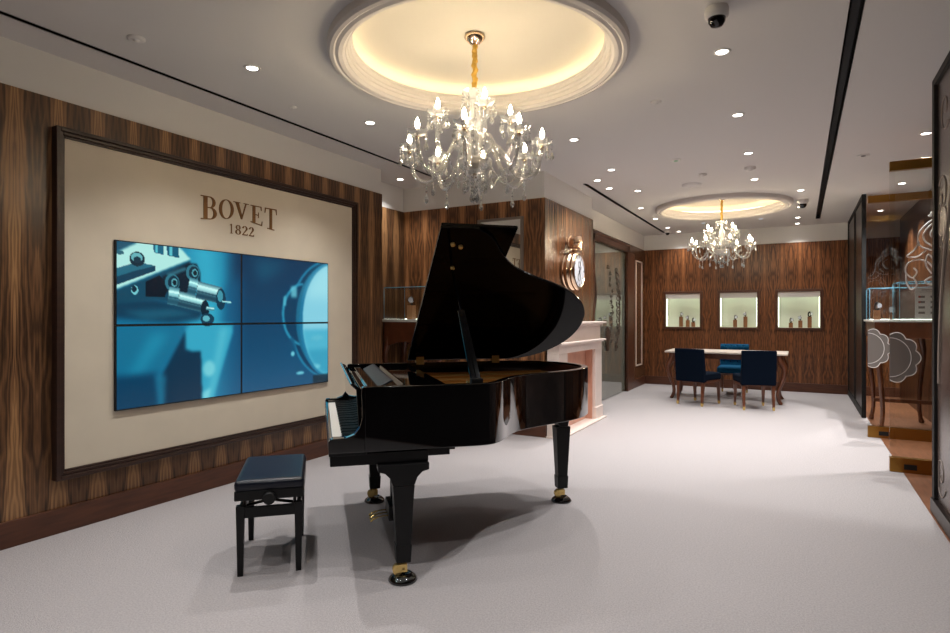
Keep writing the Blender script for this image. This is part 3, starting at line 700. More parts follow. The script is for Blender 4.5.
for j in range(2):
    for i in range(2):
        y0 = SY0 + i * SWm / 2; z1 = SZ1 - j * SHm / 2; bz = .008
        nx, ny = SW // 2, SH // 2
        sc = MB().box(0, y0 + .0005, z1 - SHm / 2 + .0005, .020, y0 + SWm / 2 - .0005, z1 - .0005).build('screen', MT['black'], vw)
        ys = np.linspace(y0 + bz, y0 + SWm / 2 - bz, nx); zs = np.linspace(z1 - bz, z1 - SHm / 2 + bz, ny)
        V = [(.0212, y, z) for z in zs for y in ys]
        Fc = [(r_ * nx + c_, (r_ + 1) * nx + c_, (r_ + 1) * nx + c_ + 1, r_ * nx + c_ + 1) for r_ in range(ny - 1) for c_ in range(nx - 1)]
        mb = MB(); mb.add(V, Fc); pic = mb.build('picture', ms, sc)
        ca = pic.data.color_attributes.new('picture', 'FLOAT_COLOR', 'POINT')
        sub = imgl[j * ny:(j + 1) * ny, i * nx:(i + 1) * nx].reshape(-1, 3)
        ca.data.foreach_set('color', np.concatenate([sub, np.ones((len(sub), 1))], 1).astype(np.float32).ravel())

# ------------------------------------------------------------------ grand piano
PM = (-2.591, 2.754, 0); PA = math.radians(44.0)
pn = tag(empty('grand_piano', PM, PA), 'black lacquered grand piano with its lid propped open', 'piano')
YN, YF = -.83, .68          # near (treble) and far (bass) side
curve = [(.80, YN), (.90, -.765), (1.0, -.62), (1.11, -.50), (1.28, -.40), (1.47, -.31), (1.63, -.205), (1.755, -.06), (1.815, .10), (1.82, .28), (1.765, .45), (1.63, .60), (1.44, YF)]
cur = [tuple(p[:2]) for p in catmull([(a, b, 0) for a, b in [(.6, YN)] + curve + [(1.2, YF)]], 6)]
def outline(x0, inset=0.0):
    pts = [(x0, YN)] + [p for p in cur if p[0] > x0 and not (p == cur[0])] + [(x0, YF)]
    if inset:
        n = len(pts); out = []
        for i, p in enumerate(pts):
            a = Vector(pts[i - 1]) if i else Vector((p[0] - .1, p[1])); c_ = Vector(pts[i + 1]) if i < n - 1 else Vector((p[0] - .1, p[1]))
            t = (c_ - a).normalized(); out.append((p[0] - t.y * inset, p[1] + t.x * inset))
        pts = out
    return pts
X0 = .175
oc = outline(X0); ic = outline(X0, .045)
mb = MB(); n = len(oc)
for (z0, z1) in ((.675, 1.0),):
    V = [(x, y, z0) for x, y in oc] + [(x, y, z1) for x, y in oc] + [(x, y, z0) for x, y in ic] + [(x, y, z1) for x, y in ic]
    Fq = []
    for i in range(n - 1):
        Fq += [(i, i + 1, n + i + 1, n + i), (2 * n + i, 3 * n + i, 3 * n + i + 1, 2 * n + i + 1), (n + i, n + i + 1, 3 * n + i + 1, 3 * n + i), (i, 2 * n + i, 2 * n + i + 1, i + 1)]
    Fq += [(0, n, 3 * n, 2 * n), (n - 1, 3 * n - 1, 4 * n - 1, 2 * n - 1)]
    mb.add(V, Fq)
rim = mb.build('rim', MT['lacq'], pn, bevel=.004)
for p in rim.data.polygons: p.use_smooth = True
rim.modifiers.new('en', 'WEIGHTED_NORMAL')
# arms (cheeks) with the concave sweep at keyboard ends
armp = [(0, .675), (.0, .735), (.008, .747), (.085, .750), (.125, .765), (.150, .800), (.162, .85), (.160, .91), (.157, .96), (.160, .995), (.17, 1.0), (X0 + .004, 1.0), (X0 + .004, .675)]
for y0, y1 in ((YN, YN + .045), (YF - .045, YF)):
    MB().prism(armp, y0, y1, 'y').build('arm', MT['lacq'], pn, bevel=.005)
# inner rim lining
ic2 = outline(X0, .047); ic3 = outline(X0, .060)
mb = MB(); V = []
ii = [k for k in range(n) if ic2[k][0] > .60]; 
nn = len(ii)
V = [(ic2[k][0], ic2[k][1], .90) for k in ii] + [(ic2[k][0], ic2[k][1], .985) for k in ii] + [(ic3[k][0], ic3[k][1], .90) for k in ii] + [(ic3[k][0], ic3[k][1], .985) for k in ii]
Fq = []
for i in range(nn - 1): Fq += [(i, i + 1, nn + i + 1, nn + i), (2 * nn + i, 3 * nn + i, 3 * nn + i + 1, 2 * nn + i + 1), (nn + i, nn + i + 1, 3 * nn + i + 1, 3 * nn + i)]
mb.add(V, Fq).build('inner_rim', MT['rimwood'], pn, smooth=True)
pl_ = outline(.60, .05)
MB().prism(pl_, .885, .905, 'z').build('iron_plate', MT['plate'], pn)
MB().prism(outline(.02 + X0, .05), .665, .68, 'z').build('soundboard', MT['rimwood'], pn)
mb = MB()
for k in range(34):
    y = YN + .12 + k * .038
    ymax = max([p[0] for p in cur if abs(p[1] - y) < .05] + [.9])
    xe = min(1.66, ymax - .08)
    mb.tube([(.66, y, .925), (xe, y + (.05 if y < .5 else 0), .925)], .0015, 4)
mb.build('strings', MT['brass'], pn)
mb = MB()
mb.box(.60, YN + .06, .905, .68, YF - .06, .93)
for k, xe in enumerate((.80, 1.0, 1.35, 1.6, 1.6)): mb.box(.68, YN + .17 + k * .27, .905, xe, YN + .19 + k * .27, .94)
mb.build('plate_struts', MT['plate'], pn)
# key bed and action
MB().box(0.0, YN + .002, .662, X0 + .01, YF - .002, .678).box(.008, YN + .03, .605, .50, YF - .03, .664).box(.50, YN + .06, .625, .62, YF - .06, .664).build('key_bed', MT['satin'], pn, bevel=.003)
MB().box(.002, YN + .045, .675, .020, YF - .045, .735).build('key_slip', MT['lacq'], pn, bevel=.003)
KY0, KY1 = YN + .10, YF - .10; nk = 52; kw = (KY1 - KY0) / nk
MB().box(.02, YN + .045, .675, .165, YN + .10, .742).build('key_block', MT['lacq'], pn, bevel=.003)
MB().box(.02, YF - .10, .675, .165, YF - .045, .742).build('key_block', MT['lacq'], pn, bevel=.003)
wk = MB().box(.022, 0, .70, .160, kw - .0012, .728).build('white_key', MT['ivory'], pn)
for i in range(nk):
    k = wk if i == 0 else wk.copy()
    if i: COL.objects.link(k); k.parent = pn
    k.location = (0, KY0 + i * kw, 0)
bk = MB().frustum((.115, 0, .728), (.047, .006), (.118, 0, .742), (.043, .0045)).build('black_key', MT['satin'], pn)
first = True
for i in range(1, nk):
    # bass is at the far (+y) end; count from A0 there
    j = nk - i     # number of white keys from the bass end
    if (j - 1) % 7 in (0, 2, 3, 5, 6):  # A#, C#, D#, F#, G#
        k = bk if first else bk.copy()
        if not first: COL.objects.link(k); k.parent = pn
        first = False; k.location = (0, KY0 + i * kw, 0)
# fallboard leaning back behind the keys, music shelf and desk
MB().prism([(.150, .735), (.165, .735), (.150, .99), (.115, 1.015), (.105, 1.008), (.135, .98)], YN + .05, YF - .05, 'y').build('fallboard', MT['lacq'], pn, bevel=.003)
MB().box(.165, YN + .046, .955, .575, YF - .046, .972).box(.565, YN + .05, .905, .66, YF - .05, .965).build('music_shelf', MT['lacq'], pn, bevel=.004)
MB().box(.20, YN + .06, .972, .245, YF - .06, .985).build('desk_slide', MT['lacq'], pn, bevel=.002)
mb = MB().prism([(.26, .975), (.275, .975), (.345, 1.005), (.33, 1.01)], YN + .20, YF - .20, 'y')
mb.build('music_desk', mat('lacquer_reflection_tint', (22, 28, 38), .35, spec=.25), pn, bevel=.002)  # blue-grey base colour paints a reflection into the desk's black lacquer
MB().prism([(.37, .974), (.385, .974), (.40, .99), (.39, .992)], YN + .16, YF - .16, 'y').build('desk_ledge', MT['lidlacq'], pn)
# lid
TH = math.radians(33); HZ = 1.012; HY = YF
lm = Matrix.Translation((0, HY, HZ)) @ Matrix.Rotation(-TH, 4, 'X') @ Matrix.Translation((0, -HY, 0))
lo = [(x if x < .7 else x + .03, y) for x, y in outline(.61)]
lo = [(x, y if y > YN + .001 else y - .012) for x, y in lo]
lid = MB().prism(lo, 0, .020, 'z').xf(lm).build('lid', MT['lidlacq'], pn, bevel=.004)
MB().box(.615, YN - .012, .022, 1.065, YF, .042).xf(lm).build('front_lid_flap', MT['lidlacq'], pn, bevel=.004)
for x in (.70, 1.30):
    MB().box(x - .03, YF - .05, .985, x + .03, YF + .003, 1.012).cyl((x - .03, YF, 1.012), (x + .03, YF, 1.012), .006, n=8).box(x - .03, YF - .048, 1.010, x + .03, YF - .044, 1.045).build('hinge', MT['brass'], pn)
def lidp(x, s_, off=-.004): return lm @ Vector((x, HY - s_, off))
for (x, s_, r_) in ((.70, 1.39, .017), (.75, 1.37, .017), (.74, 1.17, .016)):
    a = lidp(x, s_, .002); b_ = lidp(x, s_, -.014); MB().cyl(a, b_, r_, r_ * .7, 14).build('lid_socket', MT['brass'], pn)
top = lidp(.74, 1.16, -.012); bot = Vector((.77, YN + .07, .985)); midp = bot.lerp(top, .62)
pr = MB().cyl(bot, top, .009, .007, 8).build('prop_stick', MT['lidlacq'], pn)
d_ = (top - bot).normalized(); sidev = Vector((1, 0, 0)).cross(d_).normalized(); xv = d_.cross(sidev)
mb = MB(); V = []
for q, w_ in ((bot, .030), (midp, .020)):
    for a, b_ in ((-1, -1), (1, -1), (1, 1), (-1, 1)): V.append(q + xv * a * w_ + sidev * b_ * .008)
mb.add(V, [(0, 1, 2, 3), (4, 5, 6, 7), (0, 1, 5, 4), (1, 2, 6, 5), (2, 3, 7, 6), (3, 0, 4, 7)]).build('prop_bar', MT['lidlacq'], pr, bevel=.004)
MB().box(.735, YN + .05, .985, .80, YN + .09, 1.02).build('prop_socket', MT['satin'], pn, bevel=.003)
MB().box(.73, YN + .12, .93, .76, YN + .15, 1.0).build('agraffe_post', MT['brass'], pn)
# legs: bracket, tapered shaft, sock, brass caster, glossy cup
def pleg(x, y, tail=False):
    lg = empty('leg', (x, y, 0)); lg.parent = pn
    zt = .605 if not tail else .66
    pr_ = [(-.13, zt), (-.13, zt - .035), (-.095, zt - .045), (-.07, zt - .07), (-.055, zt - .11), (.055, zt - .11), (.07, zt - .07), (.095, zt - .045), (.13, zt - .035), (.13, zt)]
    if tail: pr_ = [(a * .62, b_) for a, b_ in pr_]
    m1 = MB().prism(pr_, -.045, .045, 'y').build('leg_bracket', MT['satin'], lg, bevel=.004)
    MB().frustum((0, 0, zt - .11), (.055, .045), (0, 0, .185), (.036, .034)).build('leg_shaft', MT['satin'], lg, bevel=.004)
    MB().frustum((0, 0, .19), (.041, .039), (0, 0, .10), (.037, .035)).build('leg_sock', MT['satin'], lg, bevel=.004)
    MB().cyl((0, 0, .10), (0, 0, .062), .018, .024, 14).cyl((-.028, -.016, .06), (-.028, .016, .06), .026, n=16).box(-.03, -.022, .05, .02, -.017, .088).box(-.03, .017, .05, .02, .022, .088).build('brass_caster', MT['brass'], lg)
    MB().lathe([(.0005, .0), (.072, .0), (.076, .008), (.066, .022), (.05, .034), (.040, .040), (.038, .034), (.0005, .030)], n=32).build('caster_cup', MT['lacq'], lg)
pleg(.37, -.785); pleg(.35, .545); pleg(1.67, .20, True)
# lyre and pedals
ly = MB()
ly.box(.36, -.26, .125, .44, -.06, .215)
for y in (-.225, -.115): ly.box(.385, y - .018, .20, .42, y + .018, .61)
ly.box(.37, -.24, .57, .44, -.09, .61)
lyo = ly.build('pedal_lyre', MT['satin'], pn, bevel=.004)
for y in (-.215, -.16, -.105):
    MB().tube(catmull([(.37, y, .145), (.33, y, .145), (.28, y, .135), (.255, y, .118)], 4), [.007] * 7 + [.011] * 4 + [.013, .010], 8, sq=.6).build('pedal', MT['brass'], lyo)
MB().cyl((.43, -.12, .19), (.62, -.12, .665), .006, n=8).build('brace_rod', MT['dullbrass'], lyo)
MB().cyl((.43, -.21, .19), (.62, -.21, .665), .006, n=8).build('brace_rod', MT['dullbrass'], lyo)
# underframe beams, casing block
MB().box(.62, -.55, .60, .70, .55, .67).box(1.0, -.30, .61, 1.07, .55, .67).build('under_beam', MT['satin'], pn, bevel=.003)
MB().box(1.50, -.02, .64, 1.72, .42, .68).build('tail_block', MT['satin'], pn, bevel=.003)
for y in (-.66, -.60): MB().cyl((.12, y, .605), (.12, y, .592), .012, n=12).build('bed_screw', MT['black'], pn)

# ------------------------------------------------------------------ piano bench
wx = lambda x, y: (PM[0] + x * math.cos(PA) - y * math.sin(PA), PM[1] + x * math.sin(PA) + y * math.cos(PA))
bx, by = wx(-.295, -.262)
bn = tag(empty('piano_bench', (bx, by, 0), PA), 'black adjustable piano bench with navy leather cushion', 'bench')
HX, HB = .145, .255
MB().box(-HX - .028, -HB - .028, .395, HX + .028, HB + .028, .445).build('seat_apron', MT['satin'], bn, bevel=.005)
MB().box(-HX - .03, -HB - .03, .437, HX + .03, HB + .03, .500).build('cushion', MT['leather'], bn, bevel=.024, seg=4)
mb = MB()
for y in (-HB, HB): mb.box(-HX, y - .011, .30, HX, y + .011, .355)
for x in (-HX, HX): mb.box(x - .011, -HB, .30, x + .011, HB, .355)
mb.build('rails', MT['satin'], bn, bevel=.002)
for x in (-HX, HX):
    for y in (-HB, HB):
        MB().frustum((x, y, 0), (.014, .014), (x, y, .365), (.021, .021)).build('leg', MT['satin'], bn, bevel=.002)
mb = MB()
for y in (-HB + .03, HB - .03):
    mb.tube([(-HX, y, .35), (HX * .7, y, .40)], .008, 6).tube([(HX, y, .35), (-HX * .7, y, .40)], .008, 6)
for x in (-HX + .02, HX - .02):
    for y in (-HB + .02, HB - .02): mb.cyl((x, y, .35), (x, y, .40), .008, n=8)
mb.build('scissor_lift', MT['steel'], bn)
MB().cyl((0, -HB - .028, .405), (0, -HB - .062, .405), .034, .030, 18).cyl((0, -HB + .1, .405), (0, -HB - .03, .405), .012, n=10).build('height_knob', MT['black'], bn, bevel=.003)
MB().cyl((0, HB + .028, .405), (0, HB + .062, .405), .034, .030, 18).build('height_knob', MT['black'], bn, bevel=.003)

# ------------------------------------------------------------------ chandeliers
def chandelier(c, ztop, rot, label):
    e = empty('crystal_chandelier', (c[0], c[1], ztop), rot)
    H0 = -ztop
    Z = lambda z: z - 3.115      # heights written for the near one, canopy at 3.115
    MB().lathe([(.0005, Z(3.115)), (.062, Z(3.115)), (.066, Z(3.10)), (.05, Z(3.08)), (.03, Z(3.06)), (.012, Z(3.05)), (.0005, Z(3.045))], n=28).build('canopy', MT['gold'], e)
    rr = random.Random(5)
    pts = [(.004 * math.sin(i * 1.3), .004 * math.cos(i * 1.7), Z(3.055 - i * .0145)) for i in range(22)]
    MB().tube(pts, [.015 + .004 * (i % 2) for i in range(22)], 8).build('chain_sleeve', MT['ribbon'], e)
    stem = MB().lathe([(.012, Z(2.78)), (.020, Z(2.74)), (.035, Z(2.70)), (.022, Z(2.68)), (.030, Z(2.64)), (.048, Z(2.58)), (.040, Z(2.52)), (.022, Z(2.48)), (.035, Z(2.46)), (.035, Z(2.40)), (.028, Z(2.34)), (.05, Z(2.31))], n=16).build('glass_stem', MT['crystal'], e)
    MB().lathe([(.02, Z(2.70)), (.06, Z(2.72)), (.085, Z(2.755)), (.075, Z(2.757)), (.05, Z(2.73)), (.02, Z(2.712))], n=12, flat=True).build('top_dish', MT['crystal'], e)
    MB().lathe([(.045, Z(2.34)), (.055, Z(2.33)), (.055, Z(2.30)), (.045, Z(2.285)), (.0005, Z(2.28))], n=20).build('metal_hub', MT['gold'], e)
    MB().lathe([(.105, Z(2.335)), (.112, Z(2.32)), (.100, Z(2.29)), (.07, Z(2.262)), (.03, Z(2.25)), (.0005, Z(2.248)), (.0005, Z(2.255)), (.06, Z(2.27)), (.09, Z(2.295)), (.10, Z(2.325))], n=16, flat=True).build('glass_bowl', MT['crystal'], e)
    MB().lathe([(.0005, Z(2.25)), (.012, Z(2.245)), (.008, Z(2.23)), (.014, Z(2.22)), (.0005, Z(2.21))], n=12).build('finial', MT['gold'], e)
    # a strand of beads ending in a faceted drop, hanging from its own origin
    def strand(beads, k=1.0):
        mb = MB(); z = 0
        for i in range(beads):
            z -= .008 * k; mb.lathe([(.0004, z + .006 * k), (.0058 * k, z), (.0004, z - .006 * k)], n=6, flat=True); z -= .006 * k
        z -= .002
        mb.lathe([(.0004, z), (.004 * k, z - .008 * k), (.0105 * k, z - .026 * k), (.0085 * k, z - .036 * k), (.0004, z - .044 * k)], n=6, flat=True)
        return mb
    def arm(R, zb, zs, hump, dip, ang, lower, src=None):
        """R bobeche radius, zb bobeche height"""
        if src is not None:
            a = copy_tree(src, e); a.rotation_euler = (0, 0, ang); return a
        if lower: pts = catmull([(.045, 0, Z(2.32)), (.085, 0, Z(2.385)), (.13, 0, Z(2.415)), (.18, 0, Z(2.37)), (.24, 0, Z(2.25)), (.31, 0, Z(2.205)), (.385, 0, Z(2.245)), (R, 0, Z(zb - .03))], 5)
        else: pts = catmull([(.03, 0, Z(2.38)), (.05, 0, Z(2.46)), (.085, 0, Z(2.50)), (.13, 0, Z(2.44)), (.17, 0, Z(2.36)), (.215, 0, Z(2.375)), (.238, 0, Z(2.44)), (R, 0, Z(zb - .03))], 5)
        a = MB().tube(pts, [.0115 + .0022 * (q % 2) for q in range(len(pts))], 8).build('arm', MT['crystal3'], e); a.rotation_euler = (0, 0, ang)
        # scalloped bobeche dish
        V = []; n_ = 24; pr_ = [(.010, -.014), (.030, -.010), (.052, .004), (.062, .022)]
        for r_, z in pr_:
            for k in range(n_): t = 2 * PI * k / n_; q = 1 + (.10 * math.cos(6 * t) if r_ > .03 else 0); V.append((R + r_ * q * math.cos(t), r_ * q * math.sin(t), Z(zb) + z + (.006 * math.cos(6 * t) if r_ > .05 else 0)))
        Fb = [(i * n_ + k, i * n_ + (k + 1) % n_, (i + 1) * n_ + (k + 1) % n_, (i + 1) * n_ + k) for i in range(3) for k in range(n_)]
        MB().add(V, Fb, True).build('glass_dish', MT['crystal'], a)
        MB().cyl((R, 0, Z(zb - .035)), (R, 0, Z(zb - .005)), .013, .011, 10).build('metal_cup', MT['gold'], a)
        MB().cyl((R, 0, Z(zb - .005)), (R, 0, Z(zb + .035)), .010, .010, 10).build('candle_sleeve', MT['white'], a)
        MB().lathe([(.0005, 0), (.008, .001), (.0145, .02), (.012, .038), (.005, .056), (.0005, .066)], (R, 0, Z(zb + .034)), 12).build('candle_bulb', MT['bulb'], a)
        for k in range(6):
            t = 2 * PI * k / 6; s_ = strand(2 if k % 2 else 3, 1.35).build('crystal_strand', MT['crystal2'], a)
            s_.location = (R + .060 * math.cos(t), .060 * math.sin(t), Z(zb) + .012)
        if lower:
            s_ = strand(3, 1.5).build('crystal_strand', MT['crystal2'], a); s_.location = (.31, 0, Z(2.196))
        return a
    src = None
    for i in range(8):
        a = arm(.42, 2.415, 0, 0, 0, rot0 + i * PI / 4, True, src); src = src or a
    src = None
    for i in range(4):
        a = arm(.235, 2.60, 0, 0, 0, rot0 + PI / 8 + i * PI / 2, False, src); src = src or a
    s0 = None
    for i in range(12):
        t = 2 * PI * i / 12; r_ = .105 if i % 2 else .075
        if s0 is None: s_ = s0 = strand(4, 1.4).build('crystal_strand', MT['crystal2'], e)
        else: s_ = s0.copy(); COL.objects.link(s_); s_.parent = e
        s_.location = (r_ * math.cos(t), r_ * math.sin(t), Z(2.295 if i % 2 else 2.265))
    s0 = None
    for i in range(5):
        if s0 is None: s_ = s0 = strand(5, 1.5).build('crystal_strand', MT['crystal2'], e)
        else: s_ = s0.copy(); COL.objects.link(s_); s_.parent = e
        t = 2 * PI * i / 5; s_.location = (.02 * math.cos(t), .02 * math.sin(t), Z(2.235))
    s0 = None
    for i in range(8):
        t = 2 * PI * i / 8
        if s0 is None: s_ = s0 = strand(3, 1.35).build('crystal_strand', MT['crystal2'], e)
        else: s_ = s0.copy(); COL.objects.link(s_); s_.parent = e
        s_.location = (.080 * math.cos(t), .080 * math.sin(t), Z(2.75))
    # bead festoons swagged between bowl and arms
    for i in range(8):
        if i == 0:
            pts = []; ra = []
            for k in range(37):
                q = k / 36; pts.append((.10 + .20 * q, 0, Z(2.31 - .10 * math.sin(PI * q) - .03 * q))); ra.append(.0065 if k % 3 == 1 else .0022)
            s_ = s0 = MB().tube(pts, ra, 6).build('bead_garland', MT['crystal2'], e)
        else: s_ = s0.copy(); COL.objects.link(s_); s_.parent = e
        s_.rotation_euler = (0, 0, rot0 + i * PI / 4 + PI / 8)
    return tag(e, label, 'chandelier', 'crystal chandeliers')
rot0 = -PI / 2 + YAW + math.radians(-8)
ch1 = chandelier(C1, CZ + .135, 0, 'larger-looking crystal chandelier with gold chain sleeve above the piano')
# far one is a copy of the near one
ch2 = copy_tree(ch1); ch2.location = (C2[0], C2[1], CZ + .135)
tag(ch2, 'crystal chandelier farther back, hanging over the meeting table', 'chandelier', 'crystal chandeliers')

# ------------------------------------------------------------------ fireplace, clock, mirror, showcase
FX = -2.33
fp = tag(empty('fireplace_mantel', (-2.465, 6.90, 0)), 'pale pink limestone fireplace mantel behind the piano tail', 'fireplace')
ox = -2.47
for y0, y1 in ((-.80, -.52), (.52, .80)):
    MB().box(0, y0, 0, .14, y1, .93).box(0, y0 - .01, 0, .155, y1 + .01, .17).build('pier', MT['stone'], fp, bevel=.005)
MB().box(0, -.80, .93, .14, .80, 1.02).box(0, -.80, 1.055, .12, .80, 1.24).box(0, -.82, 1.02, .165, .82, 1.035).box(0, -.84, 1.035, .19, .84, 1.058).build('frieze', MT['stone'], fp, bevel=.006)
MB().box(0, -.82, 1.235, .15, .82, 1.26).box(0, -.85, 1.26, .19, .85, 1.285).build('mantel_shelf', MT['stone'], fp, bevel=.006)
MB().box(-.015, -.52, 0, .012, .52, .94).box(.012, -.52, 0, .10, -.50, .93).box(.012, .50, 0, .10, .52, .93).build('firebox_lining', MT['stonein'], fp)
MB().box(0.0, -.84, 0.0, .20, .84, .02).build('hearth_slab', MT['stone'], fp, bevel=.004)

ck = tag(empty('pocket_watch_clock', (-2.489, 6.79, 1.90)), 'giant rose-gold pocket-watch wall clock above the mantel', 'clock')
RX = Matrix.Rotation(PI / 2, 4, 'Y')
MB().lathe([(.0005, 0), (.205, 0), (.225, .015), (.212, .03), (.212, .045), (.232, .055), (.236, .085), (.225, .105), (.215, .11), (.230, .12), (.232, .145), (.215, .165), (.198, .172), (.192, .165), (.19, .158)], n=64, M=RX).build('case', MT['gold'], ck)
MB().lathe([(.0005, .160), (.194, .160)], n=48, M=RX).build('dial', MT['dial'], ck)
mb = MB()
for k in range(12):
    a = 2 * PI * k / 12; r0 = .155; c_, s_ = math.cos(a), math.sin(a); L_ = .022 if k % 3 else .034; w_ = .004 if k % 3 else .006
    q = [(r0 * s_ - w_ * c_, r0 * c_ + w_ * s_), (r0 * s_ + w_ * c_, r0 * c_ - w_ * s_), ((r0 + L_) * s_ + w_ * c_, (r0 + L_) * c_ - w_ * s_), ((r0 + L_) * s_ - w_ * c_, (r0 + L_) * c_ + w_ * s_)]
    mb.prism(q, .1605, .163, 'x')
mb.build('hour_marks', MT['black'], ck)
for sub_y, sub_z, r_ in ((0, -.075, .045), (.0, .075, .038)): MB().torus(r_, .0025, (.162, sub_y, sub_z), 28, 5, RX).build('subdial_ring', MT['black'], ck)
def hand(a, L_, w_): 
    s_, c_ = math.sin(a), math.cos(a); return [(-.03 * s_ - w_ * c_, -.03 * c_ + w_ * s_), (-.03 * s_ + w_ * c_, -.03 * c_ - w_ * s_), (L_ * s_, L_ * c_)]
MB().prism(hand(math.radians(55), .10, .008), .165, .168, 'x').build('hour_hand', MT['black'], ck)
MB().prism(hand(math.radians(15), .15, .006), .169, .172, 'x').build('minute_hand', MT['black'], ck)
MB().cyl((.03, 0, .345), (.175, 0, .345), .072, .075, 32).cyl((.05, 0, .345), (.055, 0, .345), .08, n=32).cyl((.175, 0, .345), (.182, 0, .345), .06, .052, 32).build('crown', MT['gold'], ck, bevel=.003)
MB().cyl((.10, 0, .225), (.10, 0, .29), .026, .022, 16).cyl((.10, 0, .245), (.10, 0, .262), .036, n=16).build('crown_neck', MT['gold'], ck, bevel=.003)
MB().torus(.038, .007, (.17, 0, .285), 24, 6, RX).build('bow_ring', MT['gold'], ck)
MB().cyl((0, 0, .345), (.03, 0, .345), .02, n=12).build('wall_peg', MT['gold'], ck)

mr = tag(empty('wall_mirror', (-3.04, 6.098, 0)), 'grey framed mirror behind the piano lid reflecting the letters', 'mirror')
MB().box(-.26, -.012, 1.46, .26, -.006, 2.46).build('mirror_glass', mat('mirror', (235, 235, 232), .0, 1.0), mr)
MB().box(-.295, -.03, 1.43, -.26, 0, 2.49).box(.26, -.03, 1.43, .295, 0, 2.49).box(-.26, -.03, 2.46, .26, 0, 2.49).box(-.26, -.03, 1.43, .26, 0, 1.46).build('frame', mat('taupe_frame', (120, 108, 98), .4), mr, bevel=.003)

# showcase: console in the recess with a glass box
sc_ = tag(empty('display_console', (-4.0, 5.85, 0)), 'dark walnut display console with glass box in the recess left of the piano lid', 'display case')
MB().box(-.40, -.22, 1.285, .42, .22, 1.315).build('white_top', MT['white'], sc_, bevel=.003)
mb = MB()
apr = [(-.38, 1.285), (.40, 1.285), (.40, .98), (.34, 1.00), (.22, 1.04), (.01, 1.06), (-.20, 1.04), (-.32, 1.00), (-.38, .98)]
MB().prism(apr, -.205, -.18, 'y').prism(apr, .18, .205, 'y').box(-.38, -.19, 1.06, -.36, .19, 1.285).box(.38, -.19, 1.06, .40, .19, 1.285).build('apron', MT['furn'], sc_, bevel=.003)
def cab(x, y, H, k, dx, dy, name, par, m=None):
    pts = catmull([(x, y, H), (x + .035 * dx * k, y + .035 * dy * k, H - .10 * k), (x + .05 * dx * k, y + .05 * dy * k, H - .2 * k), (x + .0, y + .0, H * .45), (x - .02 * dx * k, y - .02 * dy * k, H * .18), (x + .02 * dx * k, y + .02 * dy * k, .0)], 5)
    n_ = len(pts); rad = [.036 - .016 * min(1, i / (n_ * .7)) + (.006 if i > n_ - 3 else 0) for i in range(n_)]
    return MB().tube(pts, [r_ * 1.15 for r_ in rad], 8).build(name, m or MT['furn'], par)
for x in (-.34, .36):
    for y in (-.17, .17): cab(x, y, 1.10, 1.2, (1 if x > 0 else -1) * .6, (1 if y > 0 else -1) * .4, 'leg', sc_)
def glassbox(parent, x0, y0, z0, x1, y1, z1, shelf=True):
    t = .006; mb = MB()
    mb.box(x0, y0, z0, x1, y0 + t, z1).box(x0, y1 - t, z0, x1, y1, z1).box(x0, y0 + t, z0, x0 + t, y1 - t, z1).box(x1 - t, y0 + t, z0, x1, y1 - t, z1).box(x0, y0, z1, x1, y1, z1 + t)
    g = mb.build('glass_box', MT['case'], parent)
    mb = MB(); r_ = .0045
    for x in (x0, x1):
        for y in (y0, y1): mb.cyl((x, y, z0), (x, y, z1), r_ * .7, n=6)
    for y in (y0, y1): mb.cyl((x0, y, z1 + t), (x1, y, z1 + t), r_, n=6)
    for x in (x0, x1): mb.cyl((x, y0, z1 + t), (x, y1, z1 + t), r_, n=6)
    mb.build('glass_edges', MT['edge'], g)
    return g
glassbox(sc_, -.38, -.21, 1.3155, .40, .21, 1.69)
MB().box(-.36, .185, 1.316, .38, .195, 1.322).build('case_light', MT['nled'], sc_)

def stand(x, y, z, h, w_, label, group, m=None):
    o = MB().box(-w_, -w_, 0, w_, w_, h).build('display_block', m or MT['block'], bevel=.002, loc=(x, y, z)); return tag(o, label, 'display stand', group)
def watch(x, y, z, r_, label, group, rz=0):
    e = empty('wristwatch', (x, y, z), rz)
    RXy = Matrix.Rotation(-PI / 2, 4, 'X')
    pts = [(r_ * .2 * 0, r_ * .9 * math.cos(t) , r_ * 1.15 + r_ * 1.15 * math.sin(t)) for t in [2 * PI * i / 20 for i in range(20)]]
    MB().tube(pts, r_ * .42, 6, sq=.3, closed=True).build('strap', MT['black'], e)
    Mx = Matrix.Rotation(PI / 2, 4, 'X')
    MB().lathe([(.0005, 0), (r_ * .8, 0), (r_ * .95, r_ * .2), (r_ * .8, r_ * .38), (.0005, r_ * .38)], (0, -r_ * .95, r_ * 1.5), 20, Mx).build('case', MT['chrome'], e)
    MB().lathe([(.0005, r_ * .39), (r_ * .68, r_ * .39)], (0, -r_ * .95, r_ * 1.5), 20, Mx).build('dial', MT['dial'], e)
    return tag(e, label, 'watch', group)
stand(-4.12, 5.84, 1.3155, .17, .038, 'single light wood block, brightly lit, inside the glass box in the recess', 'watch display blocks', MT['litblock'])
watch(-4.12, 5.84, 1.486, .042, 'silver watch on the block inside the recess glass box', 'displayed watches', .4)

